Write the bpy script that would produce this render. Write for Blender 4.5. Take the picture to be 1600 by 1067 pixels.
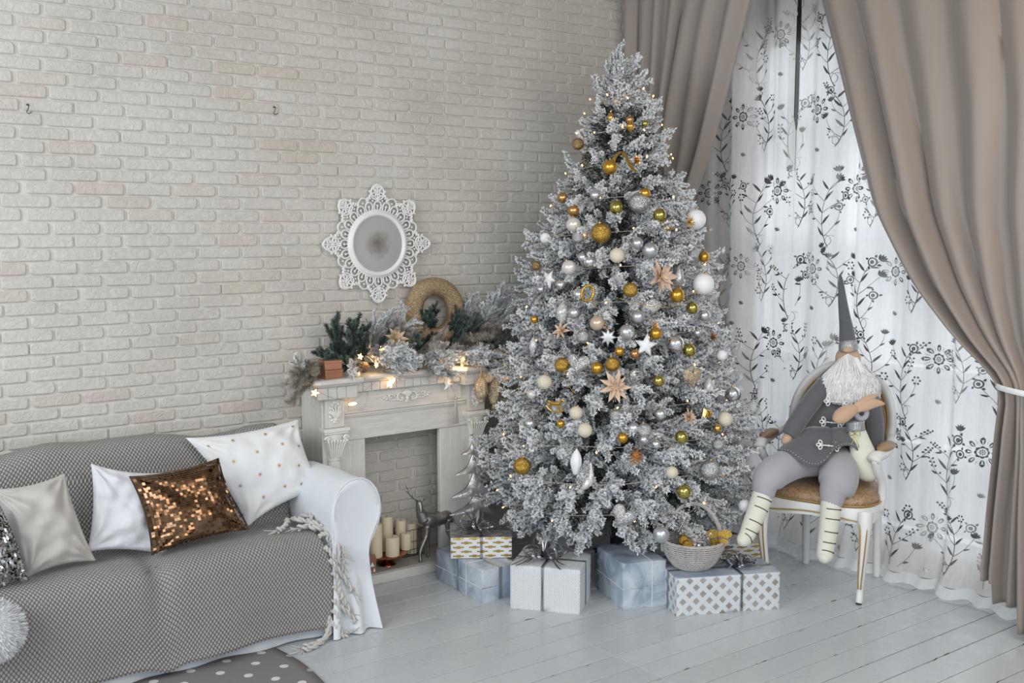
import bpy, bmesh, math, random
from mathutils import Vector, Matrix, noise
random.seed(11)
PI = math.pi
for o in list(bpy.data.objects): bpy.data.objects.remove(o)
SC = bpy.context.scene
COL = SC.collection

# ---------------------------------------------------------------- camera
CF, CCX, CCY, CH = 1685.0, 800.0, 533.5, 1.70
YAW, PITCH = math.radians(53.0), math.radians(6.04)
CFW = Vector((math.cos(PITCH)*math.cos(YAW), math.cos(PITCH)*math.sin(YAW), -math.sin(PITCH)))
CRT = Vector((math.sin(YAW), -math.cos(YAW), 0)); CUP = CRT.cross(CFW)
CC = Vector((0, 0, CH))
cam = bpy.data.cameras.new('camera'); camo = bpy.data.objects.new('camera', cam); COL.objects.link(camo)
cam.sensor_width = 36; cam.lens = CF/1600*36; cam.clip_start = .05
camo.matrix_world = Matrix.Translation(CC) @ Matrix((CRT, CUP, -CFW)).transposed().to_4x4()
SC.camera = camo
def ray(x, y): return CFW + CRT*((x-CCX)/CF) - CUP*((y-CCY)/CF)
def hit(x, y, ax, val):
    d = ray(x, y); return CC + d*((val-CC[ax])/d[ax])
def D(x, y, dep): return CC + ray(x, y)*dep
def depth(p): return (Vector(p)-CC).dot(CFW)

# ---------------------------------------------------------------- light
W = bpy.data.worlds.new('world'); SC.world = W; W.use_nodes = True
bg = W.node_tree.nodes['Background']; bg.inputs[0].default_value = (.80, .89, 1, 1); bg.inputs[1].default_value = .55
def area(name, loc, to, sx, sy, power, col):
    l = bpy.data.lights.new(name, 'AREA'); l.shape = 'RECTANGLE'; l.size = sx; l.size_y = sy; l.energy = power; l.color = col
    o = bpy.data.objects.new(name, l); COL.objects.link(o); o.location = loc
    o.rotation_euler = (Vector(to)-Vector(loc)).to_track_quat('-Z', 'Y').to_euler(); return o
area('daylight_left_window', (-1.9, 2.5, 2.5), (3.0, 4.3, 1.0), 2.2, 2.0, 66, (.93, .97, 1))
area('daylight_rear_window', (-.6, -1.3, 2.2), (3.5, 3.7, 1.0), 2.2, 1.8, 48, (.86, .94, 1))
area('warm_fill_light', (2.5, .2, 2.95), (3.9, 4.3, 1.5), 2.4, 1.6, 44, (1, .90, .77))  # unseen warm fill, added to brighten the upper wall and corner
area('daylight_outside', (6.4, 3.1, 2.0), (4.5, 3.1, 1.3), 2.6, 3.0, 62, (.90, .96, 1))
SC.view_settings.view_transform = 'Standard'; SC.view_settings.look = 'None'
SC.view_settings.gamma = 1; SC.view_settings.use_curve_mapping = False
SC.view_settings.exposure = 0.40

# ---------------------------------------------------------------- materials
def mat(name, col, rough=.6, metal=0, **k):
    m = bpy.data.materials.new(name); m.use_nodes = True
    b = m.node_tree.nodes['Principled BSDF']
    b.inputs['Base Color'].default_value = (*col, 1); b.inputs['Roughness'].default_value = rough; b.inputs['Metallic'].default_value = metal
    for kk, v in k.items(): b.inputs[kk.replace('_', ' ')].default_value = v
    m.diffuse_color = (*col, 1)
    return m
class NT:
    def __init__(s, m): s.m = m; s.t = m.node_tree; s.b = s.t.nodes['Principled BSDF']; s.out = s.t.nodes['Material Output']
    def n(s, typ, inp=None, **k):
        x = s.t.nodes.new(typ)
        for a, v in k.items(): setattr(x, a, v)
        for a, v in (inp or {}).items():
            if isinstance(v, bpy.types.NodeSocket): s.t.links.new(v, x.inputs[a])
            else: x.inputs[a].default_value = v
        return x
    def math(s, op, a, b=0., c=0.):
        return s.n('ShaderNodeMath', {0: a, 1: b, 2: c}, operation=op).outputs[0]
    def mix(s, f, a, b):
        x = s.n('ShaderNodeMix', data_type='RGBA')
        for i, v in ((0, f), (6, a), (7, b)):
            if isinstance(v, bpy.types.NodeSocket): s.t.links.new(v, x.inputs[i])
            else: x.inputs[i].default_value = v if i == 0 else ((*v, 1) if len(v) == 3 else v)
        return x.outputs[2]
    def ramp(s, f, p):
        x = s.n('ShaderNodeValToRGB', {0: f}); e = x.color_ramp.elements
        while len(e) < len(p): e.new(.5)
        for i, (q, c) in enumerate(p): e[i].position = q; e[i].color = (*c, 1) if len(c) == 3 else c
        return x.outputs[0]
    def noise(s, vec, scale, detail=3, rough=.5, dist=0, out=0):
        return s.n('ShaderNodeTexNoise', {'Vector': vec, 'Scale': scale, 'Detail': detail, 'Roughness': rough, 'Distortion': dist}).outputs[out]
    def bump(s, h, strength=.5, dist=.01):
        x = s.n('ShaderNodeBump', {'Height': h, 'Strength': strength, 'Distance': dist})
        s.t.links.new(x.outputs[0], s.b.inputs['Normal']); return x.outputs[0]
    def col(s, c): s.t.links.new(c, s.b.inputs['Base Color'])
    def set(s, k, v): s.t.links.new(v, s.b.inputs[k])
    def coord(s, k='Object'): return s.n('ShaderNodeTexCoord').outputs[k]
    def uv(s):
        q = s.n('ShaderNodeSeparateXYZ', {0: s.coord('UV')}); return q.outputs[0], q.outputs[1]
def bumpy(name, col, rough=.6, metal=0, sc=40, st=.3, di=.004, var=.12, **k):
    m = mat(name, col, rough, metal, **k); t = NT(m); c = t.coord()
    h = t.noise(c, sc, 4); t.bump(h, st, di)
    lo = tuple(x*(1-var) for x in col); hi = tuple(min(1, x*(1+var)) for x in col)
    t.col(t.mix(t.noise(c, sc*.3, 2), lo, hi)); return m

M = {}
# brick
m = mat('painted_brick', (.6, .57, .53), .75); t = NT(m)
oi = t.n('ShaderNodeObjectInfo'); c = t.n('ShaderNodeVectorMath', {0: t.coord(), 1: oi.outputs['Location']}, operation='ADD').outputs[0]
rnd = t.n('ShaderNodeTexNoise', {'Vector': c, 'Scale': 2.2, 'Detail': 1}).outputs[0]
cc = t.ramp(rnd, [(.3, (.56, .525, .47)), (.5, (.62, .585, .53)), (.72, (.66, .63, .575))])
pink = t.ramp(oi.outputs['Random'], [(.80, (0, 0, 0)), (1, (1, 1, 1))])
cc = t.mix(t.math('MULTIPLY', pink, .35), cc, (.56, .44, .35))
pt = t.noise(c, 30, 5, .6); cc = t.mix(t.math('MULTIPLY', t.ramp(pt, [(.55, (0,)*3), (.75, (1,)*3)]), .25), cc, (.70, .67, .62))
t.col(cc)
h = t.math('ADD', t.math('MULTIPLY', t.ramp(t.noise(c, 34, 6, .68, 1.2), [(.40, (0,)*3), (.62, (1,)*3)]), .7), t.math('MULTIPLY', t.noise(c, 120, 3), .35))
t.bump(h, .6, .005); M['brick'] = m
M['mortar'] = bumpy('painted_mortar', (.66, .63, .57), .8, 0, 60, .35, .003, .05)
# floor planks
m = mat('painted_floorboard', (.60, .62, .64), .28); t = NT(m)
oi = t.n('ShaderNodeObjectInfo'); geo = t.n('ShaderNodeNewGeometry')
pos = geo.outputs['Position']
mp = t.n('ShaderNodeMapping', {'Vector': pos, 'Scale': (1, 5, 1)}).outputs[0]
uvx, uvy = t.uv()
edge = t.math('ABSOLUTE', t.math('SUBTRACT', uvy, .5))            # .5 at the plank's edge
nearedge = t.n('ShaderNodeMapRange', {0: edge, 1: .33, 2: .5, 3: 0., 4: .12}).outputs[0]
chip = t.noise(mp, 9, 6, .65); chip = t.math('ADD', chip, nearedge)
chipm = t.ramp(chip, [(.715, (0,)*3), (.735, (1,)*3)])
base = t.mix(oi.outputs['Random'], (.50, .53, .555), (.57, .60, .62))
base = t.mix(t.math('MULTIPLY', t.noise(mp, 3, 3), .25), base, (.52, .55, .57))
t.col(t.mix(chipm, base, (.17, .14, .12)))
grain = t.noise(t.n('ShaderNodeMapping', {'Vector': pos, 'Scale': (2, 40, 1)}).outputs[0], 4, 3)
t.bump(t.math('SUBTRACT', t.math('MULTIPLY', grain, .35), t.math('MULTIPLY', chipm, .6)), .35, .002)
rr = t.n('ShaderNodeMapRange', {0: t.noise(pos, 6, 3), 1: .3, 2: .7, 3: .20, 4: .36}).outputs[0]
t.set('Roughness', t.math('ADD', rr, t.math('MULTIPLY', chipm, .4))); M['plank'] = m
M['subfloor'] = mat('dark_gap', (.06, .055, .05), .9)
# fabrics
def cloth(name, col, rough=.85, sc=25, st=.35, di=.006, sheen=.3, var=.05):
    m = mat(name, col, rough); t = NT(m); m.node_tree.nodes['Principled BSDF'].inputs['Sheen Weight'].default_value = sheen
    c = t.coord(); h = t.math('ADD', t.noise(c, sc*.25, 3, .5, .6), t.math('MULTIPLY', t.noise(c, sc*30, 2), .08)); t.bump(h, st, di)
    t.col(t.mix(t.noise(c, 6, 2), tuple(x*(1-var) for x in col), tuple(min(1, x*(1+var)) for x in col))); return m
M['slip'] = cloth('white_slipcover', (.70, .73, .76), .85, 20, .5, .012)
M['pil_white'] = cloth('white_cotton', (.80, .80, .80), .85, 30, .6, .012)
M['pil_grey'] = cloth('pale_satin', (.70, .70, .73), .5, 34, .8, .014)
M['pil_beige'] = cloth('beige_satin', (.50, .465, .43), .45, 22, .8, .016)
M['fur'] = cloth('white_fur', (.78, .78, .79), .95, 30, .4, .01)
def knit(name, a, b, p):
    m = mat(name, a, .9); t = NT(m); u, v = t.uv()
    k = PI/p
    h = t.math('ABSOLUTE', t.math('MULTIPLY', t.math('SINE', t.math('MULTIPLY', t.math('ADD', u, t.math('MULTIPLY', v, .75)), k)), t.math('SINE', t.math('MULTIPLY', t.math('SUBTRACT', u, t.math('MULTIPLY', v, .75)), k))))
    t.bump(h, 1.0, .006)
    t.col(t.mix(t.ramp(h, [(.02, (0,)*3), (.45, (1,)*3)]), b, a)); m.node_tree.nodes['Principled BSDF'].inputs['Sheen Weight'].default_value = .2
    return m
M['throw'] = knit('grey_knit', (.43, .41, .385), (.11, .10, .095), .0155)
M['yarn'] = cloth('grey_yarn', (.55, .52, .49), .95, 120, .5, .004)
m = mat('drape', (.285, .24, .21), .5); t = NT(m); t.b.inputs['Sheen Weight'].default_value = .25
c = t.coord(); t.bump(t.noise(t.n('ShaderNodeMapping', {'Vector': c, 'Scale': (1, 1, .25)}).outputs[0], 9, 3), .35, .02); M['drape'] = m
def sheer_mat(name, col, transp, trans):
    m = mat(name, col, .8); t = NT(m)
    tr = t.n('ShaderNodeBsdfTransparent'); tl = t.n('ShaderNodeBsdfTranslucent', {'Color': (*col, 1)}); 
    a = t.n('ShaderNodeMixShader', {0: trans, 1: t.b.outputs[0], 2: tl.outputs[0]})
    weave = t.n('ShaderNodeMapRange', {0: t.noise(t.n('ShaderNodeMapping', {'Vector': t.coord(), 'Scale': (1, 1, .2)}).outputs[0], 60, 3), 1: .3, 2: .7, 3: transp-.05, 4: transp+.05}).outputs[0]
    b = t.n('ShaderNodeMixShader', {0: weave, 1: a.outputs[0], 2: tr.outputs[0]})
    t.t.links.new(b.outputs[0], t.out.inputs[0]); return m
M['sheer'] = sheer_mat('sheer_voile', (.87, .86, .85), .20, .42)
M['hem'] = sheer_mat('sheer_hem', (.88, .89, .89), .05, .35)
M['print'] = mat('silver_print', (.17, .165, .17), .35, .5)
M['print_pale'] = mat('pale_print', (.42, .41, .40), .4, .4)
# wood, paint
m = mat('limed_wood', (.57, .55, .51), .5); t = NT(m); c = t.coord()
w = t.noise(t.n('ShaderNodeMapping', {'Vector': c, 'Scale': (3, 3, 40)}).outputs[0], 2.5, 4, .6, .8)
t.col(t.mix(t.ramp(w, [(.35, (0,)*3), (.7, (1,)*3)]), (.60, .575, .53), (.72, .70, .66))); t.bump(w, .25, .002); M['wood_h'] = m
m = mat('limed_wood_upright', (.57, .55, .51), .5); t = NT(m); c = t.coord()
w = t.noise(t.n('ShaderNodeMapping', {'Vector': c, 'Scale': (40, 40, 2)}).outputs[0], 2.5, 4, .6, .8)
t.col(t.mix(t.ramp(w, [(.35, (0,)*3), (.7, (1,)*3)]), (.60, .58, .535), (.71, .695, .655))); t.bump(w, .25, .002); M['wood_v'] = m
M['cream'] = bumpy('cream_carving', (.78, .76, .70), .45, 0, 60, .15, .002, .06)
M['hearth'] = bumpy('grey_board', (.40, .37, .34), .6, 0, 30, .15, .002, .1)
M['chairpaint'] = bumpy('white_chair_paint', (.78, .78, .76), .4, 0, 30, .15, .002, .04)
M['goldline'] = mat('gilt_line', (.47, .30, .10), .45, .4)
m = mat('brown_damask', (.36, .22, .12), .42); t = NT(m); c = t.coord()
v = t.noise(c, 42, 2, .4, 2.5); mk = t.ramp(v, [(.47, (0,)*3), (.53, (1,)*3)])
t.col(t.mix(mk, (.31, .185, .10), (.44, .29, .17))); t.bump(mk, .15, .002); M['damask'] = m
M['mirror_white'] = bumpy('white_gloss_carving', (.80, .79, .77), .35, 0, 50, .1, .002, .03)
# pale glass with a stained disc in the middle
m = mat('aged_mirror', (.6, .6, .6), .22, .55); t = NT(m); c = t.coord(); d = t.n('ShaderNodeVectorMath', {0: c}, operation='LENGTH').outputs['Value']
dd = t.math('ADD', d, t.math('MULTIPLY', t.math('SUBTRACT', t.noise(c, 30, 4, .6), .5), .07))
t.col(t.ramp(dd, [(.0, (.24, .20, .17)), (.04, (.42, .40, .37)), (.075, (.60, .60, .59)), (.14, (.58, .585, .58))])); M['glass_aged'] = m
# metals & ornaments
def glit(name, col, rough=.3, sc=260, st=.4, metal=1):
    m = mat(name, col, rough, metal); t = NT(m)
    v = t.n('ShaderNodeTexVoronoi', {'Vector': t.coord(), 'Scale': sc}); t.bump(v.outputs['Distance'], st, .003)
    rv = t.n('ShaderNodeSeparateColor', {0: v.outputs['Color']}).outputs[0]
    t.col(t.mix(t.math('POWER', rv, 3), tuple(x*.72 for x in col), tuple(min(1, x*1.9) for x in col)))
    return m
M['gold'] = mat('satin_gold', (.66, .36, .06), .28, .9)
M['gold_glitter'] = glit('gold_glitter', (.62, .36, .08), .3)
M['gold_shiny'] = mat('bright_gold', (.75, .46, .12), .1, 1)
M['olive'] = mat('olive_gold', (.50, .42, .12), .12, 1)
M['copper'] = mat('copper_bauble', (.56, .31, .13), .25, .9)
M['bronze'] = glit('bronze_glitter', (.42, .28, .14), .35)
M['silver'] = mat('satin_silver', (.60, .61, .63), .3, .85)
M['silver_glitter'] = glit('silver_glitter', (.60, .61, .62), .35)
M['mirror'] = mat('mirror_silver', (.80, .80, .80), .06, 1)
M['pearl'] = mat('pearl', (.72, .67, .61), .2, .3, Coat_Weight=.6)
M['rose'] = mat('rose_pearl', (.64, .50, .40), .25, .4)
M['white'] = bumpy('white_frosted', (.84, .84, .85), .4, 0, 200, .2, .002, .02)
M['cream_ball'] = bumpy('cream_frosted', (.70, .63, .50), .55, 0, 90, .4, .003, .1)
M['ivory'] = glit('ivory_glaze', (.66, .66, .62), .3, 120, .3, .25)
M['beads_silver'] = glit('silver_beads', (.62, .61, .60), .3, 210, 1, .8)
M['beads_gold'] = glit('gold_beads', (.60, .46, .32), .35, 210, 1, .75)
M['petal_gold'] = bumpy('champagne_petal', (.52, .40, .26), .5, .35, 60, .3, .003, .2)
M['petal_peach'] = bumpy('peach_petal', (.66, .47, .34), .6, .1, 60, .3, .003, .15)
M['petal_silver'] = bumpy('silver_petal', (.62, .62, .63), .4, .5, 60, .3, .003, .15)
M['petal_brown'] = bumpy('bronze_petal', (.34, .19, .09), .55, .2, 60, .3, .003, .2)
M['petal_white'] = bumpy('white_petal', (.80, .78, .73), .6, 0, 60, .3, .003, .08)
M['cone'] = bumpy('pinecone_scale', (.13, .075, .04), .7, 0, 60, .3, .003, .3)
M['cone_tip'] = mat('frosted_scale_tip', (.45, .37, .29), .7)
M['cone_orange'] = bumpy('orange_pinecone', (.50, .20, .05), .6, 0, 60, .3, .003, .3)
M['cap'] = mat('bauble_cap', (.55, .42, .22), .3, 1)
M['wire'] = mat('dark_wire', (.07, .05, .04), .5, .6)
M['cable'] = mat('clear_cable', (.45, .40, .34), .4)
M['copper_box'] = mat('copper_foil', (.50, .235, .145), .3, .65)
M['copper_pol'] = mat('polished_copper', (.36, .14, .07), .2, 1)
M['wreath'] = glit('champagne_glitter', (.50, .36, .22), .45, 300, 1, .6)
M['pewter'] = bumpy('pewter', (.30, .295, .29), .38, .85, 40, .5, .006, .3)
M['antique'] = bumpy('antique_silver', (.55, .55, .55), .35, .8, 30, .6, .01, .3)
M['wax'] = mat('candle_wax', (.76, .66, .49), .5, 0, Subsurface_Weight=.25, Subsurface_Scale=.02)
M['wick'] = mat('wick', (.06, .05, .04), .9)
def emit(name, col, s):
    m = mat(name, col, .5); b = m.node_tree.nodes['Principled BSDF']; b.inputs['Emission Color'].default_value = (*col, 1); b.inputs['Emission Strength'].default_value = s; return m
M['bulb'] = emit('warm_bulb', (1, .45, .12), 6)
M['starlamp'] = emit('warm_star_lamp', (1, .60, .24), 3.2)
# needles
def needle(name, dark, frost, metal=0):
    m = mat(name, frost, .75); t = NT(m); a = t.n('ShaderNodeAttribute', attribute_name='frost').outputs['Fac']
    cc = t.mix(a, dark, frost); t.col(cc); tl = t.n('ShaderNodeBsdfTranslucent', {'Color': cc}); mx = t.n('ShaderNodeMixShader', {0: .42, 1: t.b.outputs[0], 2: tl.outputs[0]}); t.t.links.new(mx.outputs[0], t.out.inputs[0]); return m
M['needle'] = needle('flocked_needles', (.012, .028, .02), (.98, .99, 1))
M['needle_green'] = needle('green_needles', (.018, .05, .035), (.30, .38, .36))
M['needle_gold'] = needle('champagne_needles', (.25, .21, .16), (.58, .54, .48))
M['bark'] = bumpy('trunk', (.045, .04, .032), .9, 0, 60, .5, .01, .3)
# gifts (uv in metres)
def gift_marble():
    m = mat('blue_marble_paper', (.5, .56, .62), .4); t = NT(m); c = t.coord()
    n1 = t.noise(c, 5, 4, .55, 1.2); n2 = t.noise(c, 11, 5, .6, 2)
    a = t.ramp(n1, [(.30, (.20, .26, .35)), (.44, (.38, .45, .54)), (.56, (.55, .61, .67)), (.75, (.66, .70, .73))])
    vein = t.ramp(t.math('ABSOLUTE', t.math('SUBTRACT', n2, .5)), [(0, (1,)*3), (.02, (0,)*3)])
    t.col(t.mix(t.math('MULTIPLY', vein, .35), a, (.25, .30, .38))); t.bump(t.noise(c, 6, 2, .4, 1), .3, .006); return m
M['marble'] = gift_marble()
m = mat('white_ribbed_paper', (.78, .80, .81), .35); t = NT(m); u, v = t.uv()
zz = t.math('SINE', t.math('ADD', t.math('MULTIPLY', u, 2*PI/.0085), t.math('MULTIPLY', t.math('SINE', t.math('MULTIPLY', v, 2*PI/.016)), 1.1)))
t.bump(zz, .6, .003); t.col(t.mix(t.ramp(zz, [(.3, (0,)*3), (.7, (1,)*3)]), (.74, .76, .78), (.92, .94, .95))); M['ribbed'] = m
m = mat('diamond_paper', (.68, .70, .72), .35); t = NT(m); u, v = t.uv(); p = .062
f1 = t.math('FRACT', t.math('DIVIDE', t.math('ADD', u, v), p)); f2 = t.math('FRACT', t.math('DIVIDE', t.math('SUBTRACT', u, v), p))
g = lambda f: t.math('LESS_THAN', t.math('ABSOLUTE', t.math('SUBTRACT', f, .5)), .27)
dm = t.math('MULTIPLY', g(f1), g(f2)); dn = t.noise(t.n('ShaderNodeCombineXYZ', {0: u, 1: v}).outputs[0], 7, 1)
t.col(t.mix(dm, (.66, .69, .71), t.ramp(dn, [(.35, (.52, .49, .47)), (.55, (.46, .42, .39)), (.72, (.30, .20, .14))])))
t.set('Metallic', t.math('MULTIPLY', dm, .5)); t.bump(t.noise(t.coord(), 5, 2), .2, .004); M['diamond'] = m
m = mat('gold_dash_paper', (.78, .79, .80), .35); t = NT(m); u, v = t.uv()
r = t.math('DIVIDE', v, .021); row = t.math('FLOOR', r); fv = t.math('ABSOLUTE', t.math('SUBTRACT', t.math('FRACT', r), .5))
fu = t.math('ABSOLUTE', t.math('SUBTRACT', t.math('FRACT', t.math('ADD', t.math('DIVIDE', u, .075), t.math('MULTIPLY', row, .5))), .5))
d1 = t.math('MULTIPLY', t.math('LESS_THAN', fu, .34), t.math('LESS_THAN', fv, .17)); d2 = t.math('MULTIPLY', t.math('LESS_THAN', fu, .13), t.math('LESS_THAN', fv, .32))
dk = t.math('MAXIMUM', d1, d2)
t.col(t.mix(dk, (.76, .77, .78), (.46, .31, .07))); t.set('Metallic', t.math('MULTIPLY', dk, .8)); M['golddash'] = m
m = mat('silver_stripe_paper', (.4, .4, .4), .3, .6); t = NT(m); u, v = t.uv()
st = t.noise(t.n('ShaderNodeCombineXYZ', {0: t.math('MULTIPLY', u, .15), 1: v}).outputs[0], 110, 3); t.col(t.ramp(st, [(.4, (.10, .10, .11)), (.55, (.62, .61, .59))])); M['silverstripe'] = m
M['grey_paper'] = mat('mauve_grey_paper', (.36, .35, .38), .5)
M['ribbon'] = mat('silver_ribbon', (.42, .43, .45), .22, .9)
M['twine'] = mat('pale_string', (.72, .74, .76), .5)
M['wicker'] = bumpy('grey_wicker', (.50, .47, .455), .65, 0, 80, .4, .003, .3)
M['wicker_dark'] = bumpy('dark_wicker', (.17, .14, .125), .7, 0, 80, .4, .003, .3)
# gnome
M['felt'] = cloth('dark_grey_felt', (.115, .12, .13), .95, 60, .3, .004, .4)
M['trouser'] = cloth('grey_linen', (.40, .395, .42), .9, 30, .5, .008)
M['stocking'] = cloth('cream_fleece', (.76, .75, .64), .95, 60, .3, .004)
M['thread'] = mat('dark_thread', (.05, .05, .05), .8)
M['beard'] = cloth('white_yarn', (.95, .93, .93), .95, 90, .2, .003)
M['skin'] = cloth('beige_cloth', (.60, .40, .27), .9, 50, .2, .003)
M['cord'] = mat('white_cord', (.84, .84, .84), .8)
m = mat('silver_dot_ribbon', (.45, .46, .47), .4, .3); t = NT(m); v = t.n('ShaderNodeTexVoronoi', {'Vector': t.coord(), 'Scale': 130, 'Randomness': 0.}); t.col(t.ramp(v.outputs['Distance'], [(.25, (.8,)*3), (.3, (.33, .34, .35))])); M['dotribbon'] = m
# rug
m = mat('polka_rug', (.22, .205, .20), .9); t = NT(m); u, v = t.uv(); p = .145
row = t.math('FLOOR', t.math('DIVIDE', v, p*.62)); fv = t.math('SUBTRACT', t.math('FRACT', t.math('DIVIDE', v, p*.62)), .5)
fu = t.math('SUBTRACT', t.math('FRACT', t.math('ADD', t.math('DIVIDE', u, p), t.math('MULTIPLY', row, .5))), .5)
dd = t.math('SQRT', t.math('ADD', t.math('POWER', t.math('MULTIPLY', fu, p), 2), t.math('POWER', t.math('MULTIPLY', fv, p*.62), 2)))
t.col(t.mix(t.math('LESS_THAN', dd, .017), (.215, .20, .195), (.66, .66, .66))); t.bump(t.noise(t.coord(), 150, 2), .3, .002); M['rug'] = m
# room
M['plaster'] = bumpy('tan_plaster', (.33, .25, .20), .85, 0, 20, .2, .004, .08)
M['ceil'] = bumpy('ceiling_paint', (.62, .60, .57), .9, 0, 20, .1, .003, .04)
M['frame'] = mat('window_frame_paint', (.82, .83, .84), .4)
M['slit_shade_pad'] = mat('slit_shade_and_foot_pad', (.03, .03, .03), .6)  # near black: chair foot pads, and the shadow put behind the sheer slit
m = mat('window_glass', (1, 1, 1), .0); t = NT(m)
b = t.n('ShaderNodeMixShader', {0: .92, 1: t.n('ShaderNodeBsdfGlossy', {'Roughness': .02}).outputs[0], 2: t.n('ShaderNodeBsdfTransparent').outputs[0]}); t.t.links.new(b.outputs[0], t.out.inputs[0]); M['pane'] = m
M['house'] = bumpy('kraft_board', (.24, .13, .075), .7, 0, 40, .2, .003, .15)
M['seq_gold'] = mat('bronze_sequin', (.17, .080, .028), .16, 1, Coat_Weight=1., Coat_Roughness=.12)
M['seq_silver'] = mat('silver_sequin', (.55, .55, .55), .16, 1)
M['seq_base'] = mat('sequin_backing', (.06, .035, .015), .6, .3)
M['iron'] = mat('dark_iron', (.08, .08, .08), .5, .8)

# ---------------------------------------------------------------- mesh helpers
def vec(p): return p if isinstance(p, Vector) else Vector(p)
def frame_of(d):
    d = d.normalized(); a = Vector((0, 0, 1)) if abs(d.z) < .95 else Vector((1, 0, 0))
    x = a.cross(d).normalized(); return x, d.cross(x).normalized(), d
def catmull(pts, k):
    if k <= 1 or len(pts) < 3: return list(pts)
    out = []; n = len(pts)
    for i in range(n-1):
        p0, p1, p2, p3 = pts[max(i-1, 0)], pts[i], pts[i+1], pts[min(i+2, n-1)]
        for j in range(k):
            t = j/k; out.append(.5*((2*p1)+(p2-p0)*t+(2*p0-5*p1+4*p2-p3)*t*t+(3*p1-p0-3*p2+p3)*t*t*t))
    out.append(pts[-1]); return out
class MB:
    def __init__(s): s.v = []; s.f = []; s.mi = []; s.cur = 0; s.uv = None; s.fr = None
    def add(s, vs, fs):
        o = len(s.v); s.v.extend(tuple(x) for x in vs); s.f.extend(tuple(i+o for i in f) for f in fs); s.mi.extend([s.cur]*len(fs)); return s
    def box(s, x0, x1, y0, y1, z0, z1, T=None):
        vs = [(x, y, z) for z in (z0, z1) for y in (y0, y1) for x in (x0, x1)]
        if T: vs = [T @ Vector(v) for v in vs]
        return s.add(vs, [(0, 2, 3, 1), (4, 5, 7, 6), (0, 1, 5, 4), (2, 6, 7, 3), (0, 4, 6, 2), (1, 3, 7, 5)])
    def tube(s, pts, r, n=8, k=1, flat=None, close=False, cap=True, up=None):
        pts = [vec(p) for p in pts]; m0 = len(pts)
        rr = list(r) if isinstance(r, (list, tuple)) else [r]*m0
        if k > 1:
            rv = catmull([Vector((x, 0, 0)) for x in rr], k); pts = catmull(pts, k); rr = [max(x.x, 1e-4) for x in rv]
        N = len(pts); vs = []; px = None
        for i, p in enumerate(pts):
            if close: d = pts[(i+1) % N]-pts[i-1]
            else: d = pts[min(i+1, N-1)]-pts[max(i-1, 0)]
            if d.length < 1e-9: d = Vector((0, 0, 1))
            x, y, d = frame_of(d)
            if up is not None:
                y = (vec(up)-d*vec(up).dot(d)).normalized(); x = y.cross(d)
            elif px is not None:
                x = (px-d*px.dot(d)); x = x.normalized() if x.length > 1e-6 else frame_of(d)[0]; y = d.cross(x)
            px = x
            fa, fb = flat if flat else (1, 1)
            for j in range(n):
                a = 2*PI*j/n; vs.append(p+x*(math.cos(a)*rr[i]*fa)+y*(math.sin(a)*rr[i]*fb))
        fs = []
        for i in range(N if close else N-1):
            for j in range(n):
                a, b = i*n+j, i*n+(j+1) % n; c, d = ((i+1) % N)*n+(j+1) % n, ((i+1) % N)*n+j; fs.append((a, b, c, d))
        if cap and not close: fs.append(tuple(range(n))[::-1]); fs.append(tuple((N-1)*n+j for j in range(n)))
        return s.add(vs, fs)
    def lathe(s, prof, n=24, T=None, ribs=0, ramp=0):
        vs = []; fs = []
        for (r, z) in prof:
            for j in range(n):
                a = 2*PI*j/n; q = r*(1+(ramp*math.cos(ribs*a) if ribs else 0)); vs.append(Vector((q*math.cos(a), q*math.sin(a), z)))
        if T: vs = [T @ v for v in vs]
        for i in range(len(prof)-1):
            for j in range(n): fs.append((i*n+j, i*n+(j+1) % n, (i+1)*n+(j+1) % n, (i+1)*n+j))
        if prof[0][0] > 1e-4: fs.append(tuple(range(n))[::-1])
        if prof[-1][0] > 1e-4: fs.append(tuple((len(prof)-1)*n+j for j in range(n)))
        return s.add(vs, fs)
    def ball(s, c, r, n=16, m=10, sc=(1, 1, 1)):
        c = vec(c); T = Matrix.Translation(c) @ Matrix.Diagonal((*sc, 1))
        return s.lathe([(r*math.sin(PI*i/m)+1e-5, -r*math.cos(PI*i/m)) for i in range(m+1)], n, T)
    def prism(s, poly, f, thick):
        # poly: list of (a,b); f(a,b,t) -> point, t in 0..1 through the thickness
        n = len(poly); vs = [f(a, b, 0) for a, b in poly]+[f(a, b, thick) for a, b in poly]
        return s.add(vs, [tuple(range(n))[::-1], tuple(range(n, 2*n))]+[(i, (i+1) % n, n+(i+1) % n, n+i) for i in range(n)])
    def grid(s, f, nu, nv, uvf=None, closeu=False):
        vs = [f(i/nu, j/nv) for j in range(nv+1) for i in range(nu+1)]
        if uvf:
            if s.uv is None: s.uv = []
            s.uv.extend([uvf(i/nu, j/nv) for j in range(nv+1) for i in range(nu+1)])
        return s.add(vs, [(j*(nu+1)+i, j*(nu+1)+i+1, (j+1)*(nu+1)+i+1, (j+1)*(nu+1)+i) for j in range(nv) for i in range(nu)])
    def mesh(s, name, mats, smooth=True, auto=None):
        me = bpy.data.meshes.new(name); me.from_pydata(s.v, [], s.f)
        for m in (mats if isinstance(mats, (list, tuple)) else [mats]): me.materials.append(m)
        if any(s.mi): me.polygons.foreach_set('material_index', s.mi)
        me.polygons.foreach_set('use_smooth', [smooth]*len(s.f))
        if s.uv and len(s.uv) == len(s.v):
            l = me.uv_layers.new(name='UVMap'); idx = [0]*len(me.loops); me.loops.foreach_get('vertex_index', idx)
            fl = []
            for i in idx: fl.extend(s.uv[i])
            l.data.foreach_set('uv', fl)
        if s.fr:
            at = me.attributes.new('frost', 'FLOAT', 'POINT'); at.data.foreach_set('value', s.fr)
        me.update()
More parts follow.
